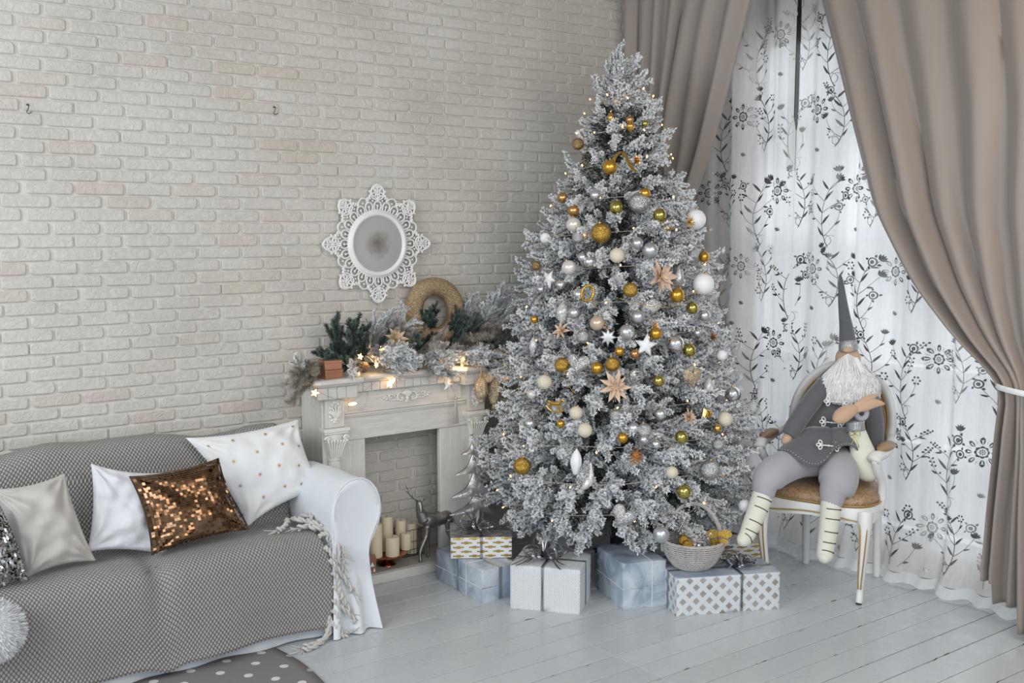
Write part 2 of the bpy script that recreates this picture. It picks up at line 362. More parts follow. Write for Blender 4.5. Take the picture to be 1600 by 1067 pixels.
        if smooth and auto is not None:
            bm = bmesh.new(); bm.from_mesh(me); ca = math.cos(math.radians(auto))
            for e in bm.edges:
                if len(e.link_faces) == 2 and e.link_faces[0].normal.dot(e.link_faces[1].normal) < ca: e.smooth = False
            bm.to_mesh(me); bm.free()
        return me
    def build(s, name, mats, parent=None, loc=None, smooth=True, auto=35):
        me = s.mesh(name, mats, smooth, auto); return link(name, me, parent, loc)
def link(name, me, parent=None, loc=None, rot=None, scale=None):
    o = bpy.data.objects.new(name, me); COL.objects.link(o)
    if parent: o.parent = parent
    if loc is not None: o.location = loc
    if rot is not None: o.rotation_euler = rot
    if scale is not None: o.scale = scale if hasattr(scale, '__len__') else (scale,)*3
    return o
def tag(o, label=None, cat=None, group=None, kind=None):
    if label: o['label'] = label
    if cat: o['category'] = cat
    if group: o['group'] = group
    if kind: o['kind'] = kind
    return o
def empty(name, loc, label, cat, group=None, rz=0):
    o = bpy.data.objects.new(name, None); COL.objects.link(o); o.location = loc; o.rotation_euler = (0, 0, rz); o.empty_display_size = .05
    return tag(o, label, cat, group)
def bev(o, w=.004, seg=2):
    md = o.modifiers.new('bevel', 'BEVEL'); md.width = w; md.segments = seg; md.limit_method = 'ANGLE'; md.angle_limit = math.radians(40); return o
def boxmb(x0, x1, y0, y1, z0, z1): return MB().box(x0, x1, y0, y1, z0, z1)

# ---------------------------------------------------------------- structure
YW, XW = 4.62, 4.72          # brick face, window wall
ZC = 3.15
floor = tag(boxmb(-.8, XW+.25, .3, YW+.25, -.05, -.012).build('floor', M['subfloor']), kind='structure')
JX = 2.8227
for half in (0, 1):
    for k in range(-14, 17):
        y0 = 2.5408+k*.1314; y1 = min(y0+.1314, YW+.02)
        x0, x1 = (-.8, JX) if half == 0 else (JX, XW+.1)
        g = .0016+.0016*random.random(); dz = random.uniform(-.0008, .0004)
        mb = MB(); a, b, c_, d_ = x0+.0008, x1-.0008, y0+g, y1-g
        vs = [(a, c_, -.012), (b, c_, -.012), (b, d_, -.012), (a, d_, -.012), (a, c_, -.001+dz), (b, c_, -.001+dz), (b, d_, -.001+dz), (a, d_, -.001+dz),
              (a+.001, c_+.0015, dz), (b-.001, c_+.0015, dz), (b-.001, d_-.0015, dz), (a+.001, d_-.0015, dz)]
        fs = [(0, 1, 5, 4), (1, 2, 6, 5), (2, 3, 7, 6), (3, 0, 4, 7), (4, 5, 9, 8), (5, 6, 10, 9), (6, 7, 11, 10), (7, 4, 8, 11), (8, 9, 10, 11)]
        mb.add(vs, fs); mb.uv = [(v[0], (v[1]-y0)/(y1-y0)) for v in vs]
        mb.build('floorboard', M['plank'], floor, smooth=False)
tag(boxmb(-.8, XW+.3, .3, YW+.3, ZC, ZC+.05).build('ceiling', M['ceil']), kind='structure')

# back wall of bricks
wall = tag(boxmb(-.8, XW+.25, YW+.011, YW+.2, 0, ZC).build('wall_back', M['mortar']), kind='structure')
def brick_mesh(L, seed):
    r = random.Random(seed); hl, hh = L/2, .0232; out = []; cr = .010
    for cx, cz, a0 in ((hl-cr, hh-cr, 0), (-hl+cr, hh-cr, 90), (-hl+cr, -hh+cr, 180), (hl-cr, -hh+cr, 270)):
        rr_ = cr*r.uniform(.55, 1.25)
        for j in range(3):
            a = math.radians(a0+j*45); out.append((cx+(cr-rr_)*(1 if cx > 0 else -1)+rr_*math.cos(a)+r.uniform(-.0008, .0008), cz+(cr-rr_)*(1 if cz > 0 else -1)+rr_*math.sin(a)+r.uniform(-.0008, .0008)))
    n = len(out); mb = MB(); vs = []
    for ins, y in ((-.0015, .012), (0, .003), (.0035, 0)):
        for x, z in out:
            k = Vector((x, z)); q = k*(1-ins/max(abs(z), .015)*.5); vs.append((x-math.copysign(min(ins, abs(x)), x), y+(r.uniform(-.0008, .0008) if y == 0 else 0), z-math.copysign(min(ins, abs(z)), z)))
    fs = [(k_*n+i, k_*n+(i+1) % n, (k_+1)*n+(i+1) % n, (k_+1)*n+i) for k_ in range(2) for i in range(n)]
    fs.append(tuple(2*n+i for i in range(n)))
    mb.add(vs, fs); me = mb.mesh('brick', M['brick'], True)
    bm = bmesh.new(); bm.from_mesh(me); bmesh.ops.recalc_face_normals(bm, faces=bm.faces)
    if bm.faces[-1:] and max(bm.faces, key=lambda f: len(f.verts)).normal.y > 0: bmesh.ops.reverse_faces(bm, faces=bm.faces)
    for e in bm.edges:
        if len(e.link_faces) == 2 and e.link_faces[0].normal.dot(e.link_faces[1].normal) < .93: e.smooth = False
    bm.to_mesh(me); bm.free(); return me
BM = [brick_mesh(.1875+.004*(i % 3-1), i) for i in range(10)]
spots = []
rb = random.Random(4)
for rI in range(-9, 46):
    zc = 2.4244-rI*.0540+.027+.0005
    if zc < .05 or zc > ZC-.02: continue
    off = (1.149 if rI % 2 == 0 else 1.043)+.1008+rb.uniform(-.012, .012)
    for k in range(-9, 19):
        x = off+k*.2015+rb.uniform(-.003, .003)
        if x > XW-.02 or x < -.5: continue
        spots.append((x, zc, rb.randrange(10)))
def rank(s):
    p = Vector((s[0], YW, s[1])); d = p-CC; z = d.dot(CFW); px = CCX+CF*d.dot(CRT)/z; py = CCY-CF*d.dot(CUP)/z
    vis = -60 < px < 940 and -20 < py < 690
    hid = (px > 800 and py > 350)
    return (0 if vis and not hid else 1, z)
spots.sort(key=rank)
for x, z, v in spots[:300]:
    link('brick', BM[v], wall, (x, YW+rb.uniform(-.0008, .0008), z), (0, rb.uniform(-.004, .004), 0))
mb = MB()
src = [([tuple(v.co) for v in me.vertices], [tuple(p.vertices) for p in me.polygons]) for me in BM]
for x, z, v in spots[300:]:
    mb.add([(a+x, b+YW, c+z) for a, b, c in src[v][0]], src[v][1])
tag(mb.build('bricks_beyond', M['brick'], wall, auto=21), kind='stuff')

# window wall
Y0w, Y1w, Z0w, Z1w = 2.35, 4.02, .12, 2.75
wr = tag(MB().box(XW, XW+.2, Y1w, YW+.02, 0, ZC).box(XW, XW+.2, .3, Y0w, 0, ZC).box(XW, XW+.2, Y0w, Y1w, 0, Z0w).box(XW, XW+.2, Y0w, Y1w, Z1w, ZC).build('wall_right', M['plaster'], smooth=False), kind='structure')
win = tag(MB().box(XW+.02, XW+.09, Y0w, Y0w+.07, Z0w, Z1w).box(XW+.02, XW+.09, Y1w-.07, Y1w, Z0w, Z1w).box(XW+.02, XW+.09, Y0w, Y1w, Z0w, Z0w+.08).box(XW+.02, XW+.09, Y0w, Y1w, Z1w-.08, Z1w).build('window_1', M['frame'], smooth=False), kind='structure')
for y in (2.9, 3.44): bev(boxmb(XW-.01, XW+.085, y-.035, y+.035, Z0w+.08, Z1w-.08).build('mullion', M['frame'], win, smooth=False))
for z in (.62, 1.0, 1.58, 2.2): bev(boxmb(XW-.005, XW+.08, Y0w+.07, Y1w-.07, z-.025, z+.025).build('glazing_bar', M['frame'], win, smooth=False))
ys = [Y0w+.07, 2.865, 2.935, 3.405, 3.475, Y1w-.07]; zs = [Z0w+.08, .595, .645, .975, 1.025, 1.555, 1.605, 2.175, 2.225, Z1w-.08]
for i in range(0, 6, 2):
    for j in range(0, 10, 2): boxmb(XW+.045, XW+.052, ys[i], ys[i+1], zs[j], zs[j+1]).build('pane', M['pane'], win, smooth=False)
tag(boxmb(XW-.03, XW+.0, 3.735, 3.785, 2.0, 2.95).build('slit_shade_strip_1', M['slit_shade_pad'], smooth=False), kind='structure')  # dark strip added behind the sheers, standing in for deep shadow in the slit

# ---------------------------------------------------------------- sheers and drapes
XS = 4.56
def sheerX(y, z, ph=0):
    a = y*2*PI/.27+ph+.25*math.sin(z*1.1)
    return XS+.020*math.tanh(2.2*math.sin(a))/.98+.008*math.sin(y*2*PI/.105+1.3+z*.3)*(.5+.5*math.sin(a+1))+.012*math.sin(y*5+z*1.1)
def sheer_pt(y, z, ph=0, base=0):
    flare = max(0, .35-z)/.35
    return Vector((sheerX(y, z, ph)-.07*flare**2-.012*flare*math.sin(y*41), y, z))
# slit between the panels: open at the top
def slit(z):
    if z > 2.25: g = .006+.004*math.sin(z*9)
    else: g = .004
    if 2.22 < z < 2.85: g = .010
    return g if z > 2.2 else .0
def make_sheer(nm, ya, yb, lab):
    root = empty(nm, (XS, (ya(1)+yb(1))/2, 0), lab, 'curtain', 'sheer curtains')
    f = lambda u, v: sheer_pt(ya(v)+(yb(v)-ya(v))*u, .055+v*2.95)
    MB().grid(f, 150, 40).build('voile', M['sheer'], None).parent = root
    g = lambda u, v: sheer_pt(ya(0)+(yb(0)-ya(0))*u, .012+.045*v+.006*math.sin(u*60))+Vector((-.003-.012*(1-v), 0, 0))
    MB().grid(g, 200, 3).build('hem', M['hem'], None).parent = root
    root.location = (0, 0, 0); return root
YS = 3.633
shL = make_sheer('sheer_curtain', lambda v: YS+.001+slit(.055+v*2.95)*.9, lambda v: 4.56, 'flower printed sheer curtain on the left of the dark slit, between tree and chair')
shR = make_sheer('sheer_curtain', lambda v: 2.22, lambda v: YS-.001-slit(.055+v*2.95)*.9, 'flower printed sheer curtain on the right of the slit, behind the armchair')
# flat print, laid on the voile
def print_on(root, ylo, yhi):
    A = MB(); 
    def put(poly, y0, z0, mi):
        pts = []
        for a, b in poly:
            y, z = y0-a, z0+b
            if not (ylo+.004 < y < yhi-.004 and .07 < z < 2.98): return
            p = sheer_pt(y, z); pts.append((p.x-.0035, p.y, p.z))
        A.cur = mi; A.add(pts, [tuple(range(len(pts)))])
    def ribbon(pl, w0, w1, y0, z0, mi):
        n = len(pl)
        for i in range(n-1):
            (ax, ay), (bx, by) = pl[i], pl[i+1]; dx, dy = bx-ax, by-ay; L = math.hypot(dx, dy) or 1; nx, ny = -dy/L, dx/L
            wa = w0+(w1-w0)*i/(n-1); wb = w0+(w1-w0)*(i+1)/(n-1)
            put([(ax+nx*wa, ay+ny*wa), (ax-nx*wa, ay-ny*wa), (bx-nx*wb, by-ny*wb), (bx+nx*wb, by+ny*wb)], y0, z0, mi)
    def leaf(x, y, ang, L, w, y0, z0, mi):
        c, s = math.cos(ang), math.sin(ang); P = [(0, 0), (.3, w), (.65, w*.85), (1, 0), (.65, -w*.5), (.3, -w*.55)]
        put([(x+(a*c-b*s)*L, y+(a*s+b*c)*L) for a, b in P], y0, z0, mi)
    def disc(x, y, r, y0, z0, mi, n=7): put([(x+r*math.cos(2*PI*i/n), y+r*math.sin(2*PI*i/n)) for i in range(n)], y0, z0, mi)
    def ringp(x, y, r, w, y0, z0, mi, a0=0, a1=2*PI, n=12):
        ribbon([(x+r*math.cos(a0+(a1-a0)*i/n), y+r*math.sin(a0+(a1-a0)*i/n)) for i in range(n+1)], w, w, y0, z0, mi)
    def bigflower(y0, z0, R, mi):
        for i in range(8):
            a = i*PI/4+.39/2*0; c, s = math.cos(a), math.sin(a)
            L0, L1 = R*.48, R
            for sg in (1, -1):     # petal outline halves leave an eye of cloth
                P = [(L0, 0), (L0+.12*R, .10*R), (L0+.30*R, .15*R), (L0+.30*R, .05*R), (L0+.14*R, .03*R)]
                put([(p*c-q*sg*s, p*s+q*sg*c) for p, q in P], y0, z0, mi)
            P = [(L0+.32*R, .145*R), (L0+.42*R, .11*R), (L1, 0), (L0+.42*R, -.11*R), (L0+.32*R, -.145*R)]
            put([(p*c-q*s, p*s+q*c) for p, q in P], y0, z0, mi)
            P = [(L0-.06*R, 0), (L0-.14*R, .13*R), (L0-.24*R, .09*R), (L0-.2*R, 0), (L0-.24*R, -.09*R), (L0-.14*R, -.13*R)]
            put([(p*c-q*s, p*s+q*c) for p, q in P], y0, z0, mi)
            leaf(.07*R*c, .07*R*s, a, .14*R, .35, y0, z0, mi)
            b = a+PI/8
            for rr_, dr in ((.72, .03), (.84, .025), (.62, .025)): disc(rr_*R*math.cos(b), rr_*R*math.sin(b), dr*R, y0, z0, mi, 5)
        disc(0, 0, .05*R, y0, z0, mi)
    def curl(x, y, ang, L, bend, n=7):
        pl = [(x, y)]; a = ang
        for i in range(n): a += bend/n; x += math.cos(a)*L/n; y += math.sin(a)*L/n; pl.append((x, y))
        return pl, a
    def smallflower(x, y, ang, r, y0, z0, mi, kind):
        if kind == 0:
            for i in range(5): leaf(x, y, ang+(i-2)*.42, r*1.5, .22, y0, z0, mi)
        elif kind == 1:
            ringp(x, y, r*.8, r*.13, y0, z0, mi); disc(x, y, r*.4, y0, z0, mi)
            for i in range(4): leaf(x+r*math.cos(ang+i*1.57), y+r*math.sin(ang+i*1.57), ang+i*1.57+.6, r*.7, .4, y0, z0, mi)
        else:
            for i in range(6): disc(x+r*.75*math.cos(i*1.05), y+r*.75*math.sin(i*1.05), r*.26, y0, z0, mi, 6)
    def sprig(y0, z0, H, fl, sd, mi):
        r = random.Random(sd); pl, a = curl(0, 0, PI/2+.6*fl, H, -1.3*fl, 12); ribbon(pl, .0022, .0012, y0, z0, mi)
        for q in (2, 4, 6, 8, 10):
            sg = fl*(1 if q % 4 == 0 else -1); x, y = pl[q]
            b, ba = curl(x, y, PI/2+sg*1.05, H*r.uniform(.34, .52)*(1.1-q*.04), -sg*r.uniform(.1, 1.3), 7); ribbon(b, .0014, .0008, y0, z0, mi)
            k = r.randrange(4)
            if k < 3: smallflower(b[-1][0], b[-1][1], ba, H*.062, y0, z0, mi, k)
            else:
                for j in (3, 5, 6, 7):
                    for s2 in (1, -1): disc(b[j][0]+s2*.010, b[j][1]+.006, .0052, y0, z0, mi, 6); ribbon([b[j], (b[j][0]+s2*.010, b[j][1]+.006)], .0007, .0007, y0, z0, mi)
            leaf(x, y, PI/2-sg*.7, H*.19, .12, y0, z0, mi)
            leaf(b[3][0], b[3][1], ba+sg*.8, H*.10, .17, y0, z0, mi)
        smallflower(pl[-1][0], pl[-1][1], a, H*.07, y0, z0, mi, r.randrange(2))
        for s2 in (1, -1):
            b, ba = curl(0, .01, PI/2+s2*1.3, H*.25, -s2*3.4, 10); ribbon(b, .0013, .0008, y0, z0, mi)
    R = random.Random(3)
    for i in range(-1, 6):
        for j in range(0, 8):
            y = 2.33+i*.47+(j % 2)*.235; z = .03+j*.40
            bigflower(y-.02, z+.26, .070, 0 if (i*3+j) % 3 else 1)
            sprig(y+.12, z-.03, .36, 1, i*10+j, 0 if (i+j*2) % 3 else 1)
            sprig(y-.13, z+.07, .30, -1, i*17+j+5, 0 if (i+j) % 3 else 1)
            smallflower(.11, .13, 1.2, .022, y, z, 1, 2); smallflower(.02, .05, 1.2, .016, y, z, 1, 0)
    o = A.build('floral_print', [M['print'], M['print_pale']], root, smooth=False); tag(o, 'dark silver floral print', kind='stuff')
print_on(shL, YS, 4.55); print_on(shR, 2.22, YS)

def interp(tab, z):
    if z >= tab[0][0]: return tab[0][1]
    for (za, a), (zb, b) in zip(tab, tab[1:]):
        if z >= zb:
            t = (za-z)/(za-zb); return a+(b-a)*t
    return tab[-1][1]
def sm_interp(tab, z):
    return (interp(tab, z+.06)+interp(tab, z)*2+interp(tab, z-.06))/4
def drape(X0, inner, outer, nf, amp, ztop, zbot, seed, hem=None):
    r = random.Random(seed); w = [r.uniform(.55, 1.5) for _ in range(nf)]; tot = sum(w); cum = [0]
    for a in w: cum.append(cum[-1]+a/tot)
    hs = [r.uniform(.55, 1.2) for _ in range(nf+1)]
    def f(u, v):
        z = ztop+(zbot-ztop)*v
        k = 0
        while k < nf-1 and u > cum[k+1]: k += 1
        t = (u-cum[k])/(cum[k+1]-cum[k])
        p = max(0., math.sin(PI*t))**1.5; q = hs[k]*p
        am = sm_interp(amp, z)
        y = sm_interp(inner, z)+(sm_interp(outer, z)-sm_interp(inner, z))*u
        y += .018*math.sin(z*2.3+k*1.7)*math.sin(PI*u)
        x = X0-am*(q-.35)+.012*math.sin(z*3+u*9)
        if hem and z < .3: z += hem(u)*(.3-z)/.3
        return Vector((x, y, z))
    return MB().grid(f, nf*14, 70, lambda u, v: (u, v))
rt_ = empty('drape_curtain', (4.28, 2.3, 0), 'taupe satin drape on the right, tied back with a white band', 'curtain', 'taupe drapes')
DI = [(3.05, 3.40), (2.77, 3.308), (2.19, 3.118), (1.77, 2.965), (1.46, 2.76), (1.22, 2.53), (1.10, 2.37), (1.05, 2.325), (1.0, 2.325), (.8, 2.335), (.5, 2.36), (.2, 2.375), (0, 2.37)]
DO = [(3.05, 1.45), (2.2, 1.55), (1.5, 1.80), (1.2, 1.97), (1.05, 2.05), (1.0, 2.05), (.8, 1.99), (.2, 1.93), (0, 1.93)]
AM = [(3.05, .055), (2.2, .085), (1.6, .085), (1.2, .06), (1.05, .035), (1.0, .035), (.85, .07), (.2, .075), (0, .075)]
d = drape(4.30, DI, DO, 9, AM, 3.05, .03, 5, lambda u: .20 if u < .18 else (.10 if u < .36 else 0)).build('drape_cloth', M['drape'], auto=80)
d.parent = rt_; rt_.location = (0, 0, 0)
sd = d.modifiers.new('s', 'SOLIDIFY'); sd.thickness = .003
tb = []
for i in range(25):
    a = 2*PI*i/24; tb.append((4.30+.075*math.cos(a), 2.19+.150*math.sin(a), 1.035+.012*math.sin(a)))
MB().tube(tb[:-1], .012, 8, flat=(.35, 1.0), close=True).build('tieback', M['white'], rt_)
tag(rt_.children[-1], 'white satin tieback')
lf = empty('drape_curtain', (0, 0, 0), 'taupe satin drape in the left corner, swept back behind the tree', 'curtain', 'taupe drapes')
DI2 = [(3.05, 3.60), (2.829, 3.689), (2.465, 3.803), (2.1, 3.92), (1.887, 4.009), (1.65, 4.12), (1.3, 4.27), (1.05, 4.34), (1.0, 4.345), (.7, 4.30), (.1, 4.27), (0, 4.27)]
DO2 = [(3.05, 4.59), (1.3, 4.56), (1.05, 4.50), (.9, 4.52), (0, 4.55)]
AM2 = [(3.05, .06), (2.2, .07), (1.3, .05), (1.0, .03), (.8, .06), (0, .06)]
d = drape(4.235, DI2, DO2, 7, AM2, 3.05, .03, 12).build('drape_cloth', M['drape'], auto=80); d.parent = lf
sd = d.modifiers.new('s', 'SOLIDIFY'); sd.thickness = .003
rod = MB().tube([(4.12, 1.2, 2.97), (4.12, 4.50, 2.97)], .013, 12)
rod = rod.build('curtain_rod', M['antique']); tag(rod, 'silver curtain rod with ball finial at the brick wall', 'curtain rod')
p = hit(935, 2, 0, 4.14); MB().ball((4.12, 4.52, 2.97), .024, 14, 10).build('finial', M['antique'], rod)
for y in (1.5, 4.45): MB().tube([(4.12, y, 2.97), (XW, y, 2.97)], .009, 8).build('bracket', M['antique'], rod)

# ---------------------------------------------------------------- wall hooks
for k, (px, py, lab) in enumerate(((43, 170, 'small black wire hook in the bricks near the left edge'), (428, 173, 'small black wire hook in the bricks above and left of the mirror'))):
    p = hit(px, py, 1, YW-.004)
    hk = MB().tube([p+Vector(q) for q in ((0, .008, .016), (.004, -.006, .016), (0, -.012, 0), (-.006, -.012, -.012), (-.001, -.016, -.02), (.012, -.016, -.012))], .0017, 6, k=4).ball(p+Vector((0, -.001, .016)), .004, 8, 6).build('wall_hook', M['iron']); tag(hk, lab, 'hook')

# ---------------------------------------------------------------- fireplace
YF = 4.41
fp = empty('fireplace', (2.69, 4.5, 0), 'pale limed wood fireplace with carved mantel, set against the brick wall', 'fireplace')
fo = Vector((2.69, 4.5, 0))
def fpart(mb, name, m, b=.003, auto=35, smooth=True):
    mb.v = [tuple(Vector(v)-fo) for v in mb.v]
    o = mb.build(name, m, fp, smooth=smooth, auto=auto)
    if b: bev(o, b)
    return o
B = lambda *a: MB().box(*a)
YB = YW-.001
fpart(B(2.235, 2.262, YF, YB, 0, .98), 'side_panel', M['wood_v']); fpart(B(3.113, 3.14, YF, YB, 0, .98), 'side_panel', M['wood_v'])
fpart(B(2.262, 2.464, YF+.012, YF+.04, .06, .71), 'jamb_board', M['wood_v']); fpart(B(2.885, 3.113, YF+.012, YF+.04, .06, .71), 'jamb_board', M['wood_v'])
fpart(B(2.262, 3.113, YW-.012, YB, .062, .17), 'back_board', M['hearth'])
fpart(B(2.262, 3.113, YF+.008, YF+.04, .711, .83), 'lintel_board', M['wood_h'])
fpart(B(2.262, 3.113, YF+.004, YF+.04, .831, .962), 'frieze_board', M['wood_h'])
fpart(B(2.262, 3.113, YF+.04, YB, .735, .747), 'firebox_top', M['hearth'])
# mouldings between frieze and lintel
mo = MB()
for z, r, dy in ((.831, .006, .002), (.842, .004, 0), (.822, .004, .004)): mo.tube([(2.346, YF+dy, z), (3.029, YF+dy, z)], r, 8)
fpart(mo, 'moulding', M['wood_h'], 0)
fpart(B(2.18, 3.20, 4.388, YF+.02, 0, .052), 'plinth_front', M['wood_h'])
fpart(B(2.18, 3.20, 4.380, YB, .0525, .061), 'hearth_shelf', M['hearth'])
# mantel shelf: break-front at both ends
prof = [(0, .982), (.012, .986), (.02, .994), (.026, 1.0), (.026, 1.012), (.02, 1.018), (0, 1.02)]
def shelf_outline(o):
    return [(2.168-o, YB), (2.168-o, 4.345-o), (2.195-o, 4.325-o), (2.385+o, 4.325-o), (2.405+o, 4.345-o), (2.405+o, 4.372-o), (2.97-o, 4.372-o), (2.97-o, 4.345-o), (2.99-o, 4.325-o), (3.185+o, 4.325-o), (3.21+o, 4.345-o), (3.21+o, YB)]
mb = MB(); rings = []; n = 12
for o_, z in prof: mb.v.extend([(x, y, z) for x, y in shelf_outline(o_-.012)])
for i in range(len(prof)-1): 
    for j in range(n): mb.f.append((i*n+j, i*n+(j+1) % n, (i+1)*n+(j+1) % n, (i+1)*n+j)); mb.mi.append(0)
mb.f.append(tuple(range(n))[::-1]); mb.f.append(tuple((len(prof)-1)*n+j for j in range(n))); mb.mi += [0, 0]
fpart(mb, 'mantel_shelf', M['wood_h'], 0, smooth=False)
def dentil(x0, x1, y): fpart(B(x0, x1, y, YF+.02, .925 if y < 4.36 else .940, .981), 'dentil_block', M['wood_h'], .0025)
for a in (0, 1):
    xs = [2.185, 2.238, 2.284, 2.330, 2.388] if a == 0 else [2.985, 3.043, 3.09, 3.136, 3.19]
    for q in range(4): dentil(xs[q]+.001, xs[q+1]-.001, 4.348)
for q in range(13): dentil(2.392+q*.0455, 2.392+q*.0455+.0435, 4.385)
# pilasters: block with applique, capital, fluted column, base
for cx in (2.29, 3.085):
    fpart(B(cx-.050, cx+.050, YF-.022, YF+.01, .785, .925), 'pilaster_block', M['wood_v'])
    fpart(MB().box(cx-.066, cx+.066, YF-.045, YF+.01, .768, .784).box(cx-.060, cx+.060, YF-.038, YF+.01, .757, .768), 'abacus', M['cream'], .002)
    ap = MB()
    for i in range(14):
        a = 2*PI*i/14; ap.ball((cx+.026*math.cos(a), YF-.024, .858+.046*math.sin(a)), .0085, 8, 6, (1, .7, 1))
    for i in range(7): ap.tube([(cx, YF-.026, .825), (cx+.018*math.sin((i-3)*.5), YF-.034, .85), (cx+.026*math.sin((i-3)*.62), YF-.026, .862+.026*math.cos((i-3)*.6))], [.005, .006, .003], 6, k=3)
    ap.ball((cx, YF-.026, .826), .012, 8, 6); fpart(ap, 'applique', M['cream'], 0)
    cp = MB()
    T = Matrix.Translation((cx, YF-.002, 0)) @ Matrix.Diagonal((1, .75, 1, 1))
    cp.lathe([(.030, .640), (.031, .66), (.038, .70), (.050, .742), (.054, .756)], 20, T)
    for sgn in (-1, 1):
        sp = [(cx+sgn*(.044+.0165*math.exp(-.28*t)*math.cos(t*1.0)), YF-.036, .737+.0165*math.exp(-.28*t)*math.sin(t*1.0)) for t in [q*.55 for q in range(14)]]
        cp.tube(sp, [.0065]*5+[.005]*9, 6); cp.ball((cx+sgn*.044, YF-.036, .737), .006, 8, 6)
    for i in range(7):
        a = (i-3)/3; cp.tube([(cx+a*.024, YF-.024, .645), (cx+a*.033, YF-.033, .69), (cx+a*.046, YF-.045, .728), (cx+a*.05, YF-.05, .722)], [.0035, .005, .006, .003], 6, k=3)
    fpart(cp, 'capital', M['cream'], 0)
    col = MB(); N = 36; 
    prof = [(.034, .640), (.034, .632), (.030, .628), (.030, .12), (.036, .11), (.038, .09), (.034, .075), (.042, .068), (.042, .0615)]
    col.lathe(prof[::-1], 40, T, ribs=0); 
    for i in range(-3, 4):
        a = i*PI/8-PI/2; col.tube([(cx+.030*math.cos(a), YF-.002+.75*.030*math.sin(a), .13), (cx+.030*math.cos(a), YF-.002+.75*.030*math.sin(a), .62)], .0028, 5)
    fpart(col, 'column', M['cream'], 0)
# frieze panels and the scroll ornament
def panel(xa, xb, flip):
    z0, z1 = .856, .932; pts = [(xa, z0), (xa, z1)]
    arc = [(xb+.022*math.sin(t*PI/2)*1.0, z1-(z1-z0)*t) for t in (0, .25, .5, .75, 1)]
    arc = [(xb+.028*(1-t)**1.5, z0+(z1-z0)*(1-t)) for t in (0, .2, .4, .6, .8, 1)]
    pts += arc
    if flip: pts = [(2*2.6875-x, z) for x, z in pts]
    pt3 = [(x, YF+.003, z) for x, z in pts]
    mb = MB().tube(pt3, .0045, 8, close=True); fpart(mb, 'frieze_panel', M['wood_h'], 0)
panel(2.375, 2.45, False); panel(2.375, 2.45, True)
sc = MB(); cx, cz, y = 2.6875, .893, YF
for sg in (-1, 1):
    for (x0, z0, r, a0, dirn, w) in ((.036, -.004, .026, 2.4, -1, .0048), (.092, .004, .014, PI*.9, -1, .0036), (.118, -.002, .012, 0, 1, .0032), (.062, .010, .012, 3.4, 1, .003)):
        pl = []
        for q in range(15):
            t = q/14; a = a0+dirn*t*5.2; rr_ = r*(1-.62*t); pl.append((cx+sg*(x0+rr_*math.cos(a)), y-.004, cz+z0+rr_*math.sin(a)))
        sc.tube(pl, [w*(1-.4*q/14) for q in range(15)], 6); sc.ball(pl[-1], w*1.2, 8, 6)
    sc.tube([(cx+sg*.02, y-.003, cz-.02), (cx+sg*.06, y-.003, cz-.012), (cx+sg*.09, y-.003, cz-.012), (cx+sg*.135, y-.003, cz+.008)], [.004, .0035, .003, .002], 6, k=4)
    for q in range(4): sc.tube([(cx+sg*.10, y-.003, cz-.002), (cx+sg*(.10+.012*math.sin(q*.5-.6)), y-.006, cz+.012+.008*math.cos(q*.5-.6))], [.003, .0015], 6)
for q in range(7):
    a = (q-3)*.42; sc.tube([(cx, y-.004, cz-.005), (cx+.02*math.sin(a), y-.010, cz+.012+.010*math.cos(a)), (cx+.028*math.sin(a), y-.004, cz+.008+.026*math.cos(a))], [.003, .005, .0035], 6, k=3)
sc.ball((cx, y-.006, cz-.008), .009, 10, 8)
for q in range(3): sc.tube([(cx, y-.003, cz-.012), (cx+(q-1)*.014, y-.006, cz-.032)], [.005, .002], 6)
fpart(sc, 'scroll_carving', M['cream'], 0)

# ---------------------------------------------------------------- mirror
mc = hit(590, 381, 1, YW-.02)
mir = empty('wall_mirror', mc, 'round mirror with white openwork star-shaped frame on the brick wall', 'mirror')
MB().lathe([(0.0001, -.001), (.137, -.001), (.137, .006), (.0001, .006)], 48, Matrix.Rotation(PI/2, 4, 'X')).build('mirror_glass', M['glass_aged'], mir)
MB().tube([(.147*math.cos(2*PI*i/64), -.006, .147*math.sin(2*PI*i/64)) for i in range(64)], .0125, 10, close=True).tube([(.158*math.cos(2*PI*i/64), 0, .158*math.sin(2*PI*i/64)) for i in range(64)], .009, 8, close=True).build('rim', M['mirror_white'], mir)
fr = MB()
def P2(r, a, y=0): return (r*math.cos(a), y, r*math.sin(a))
NA = 24
for i in range(NA):
    a = 2*PI*i/NA; w = 2*PI/NA*.40
    fr.tube([P2(.160, a-w*.75), P2(.182, a-w*1.05, -.004), P2(.200, a-w*.7, -.006), P2(.205, a, -.006), P2(.200, a+w*.7, -.006), P2(.182, a+w*1.05, -.004), P2(.160, a+w*.75)], .0042, 6, k=2)
    fr.ball(P2(.184, a, -.004), .0062, 8, 6); fr.tube([P2(.163, a), P2(.184, a, -.004)], .003, 5)
    b = a+PI/NA
    fr.ball(P2(.209, b, -.004), .0055, 8, 6)
def rout(a):  # envelope of the frame
    k = abs(math.cos(4*a))**1.0; return .225+.012*k
for i in range(NA):
    b = 2*PI*(i+.5)/NA; w = 2*PI/NA*.42
    fr.tube([P2(.205, b-w), P2(.224, b-w*.9, -.005), P2(.234, b, -.006), P2(.224, b+w*.9, -.005), P2(.205, b+w)], .0045, 6, k=2)
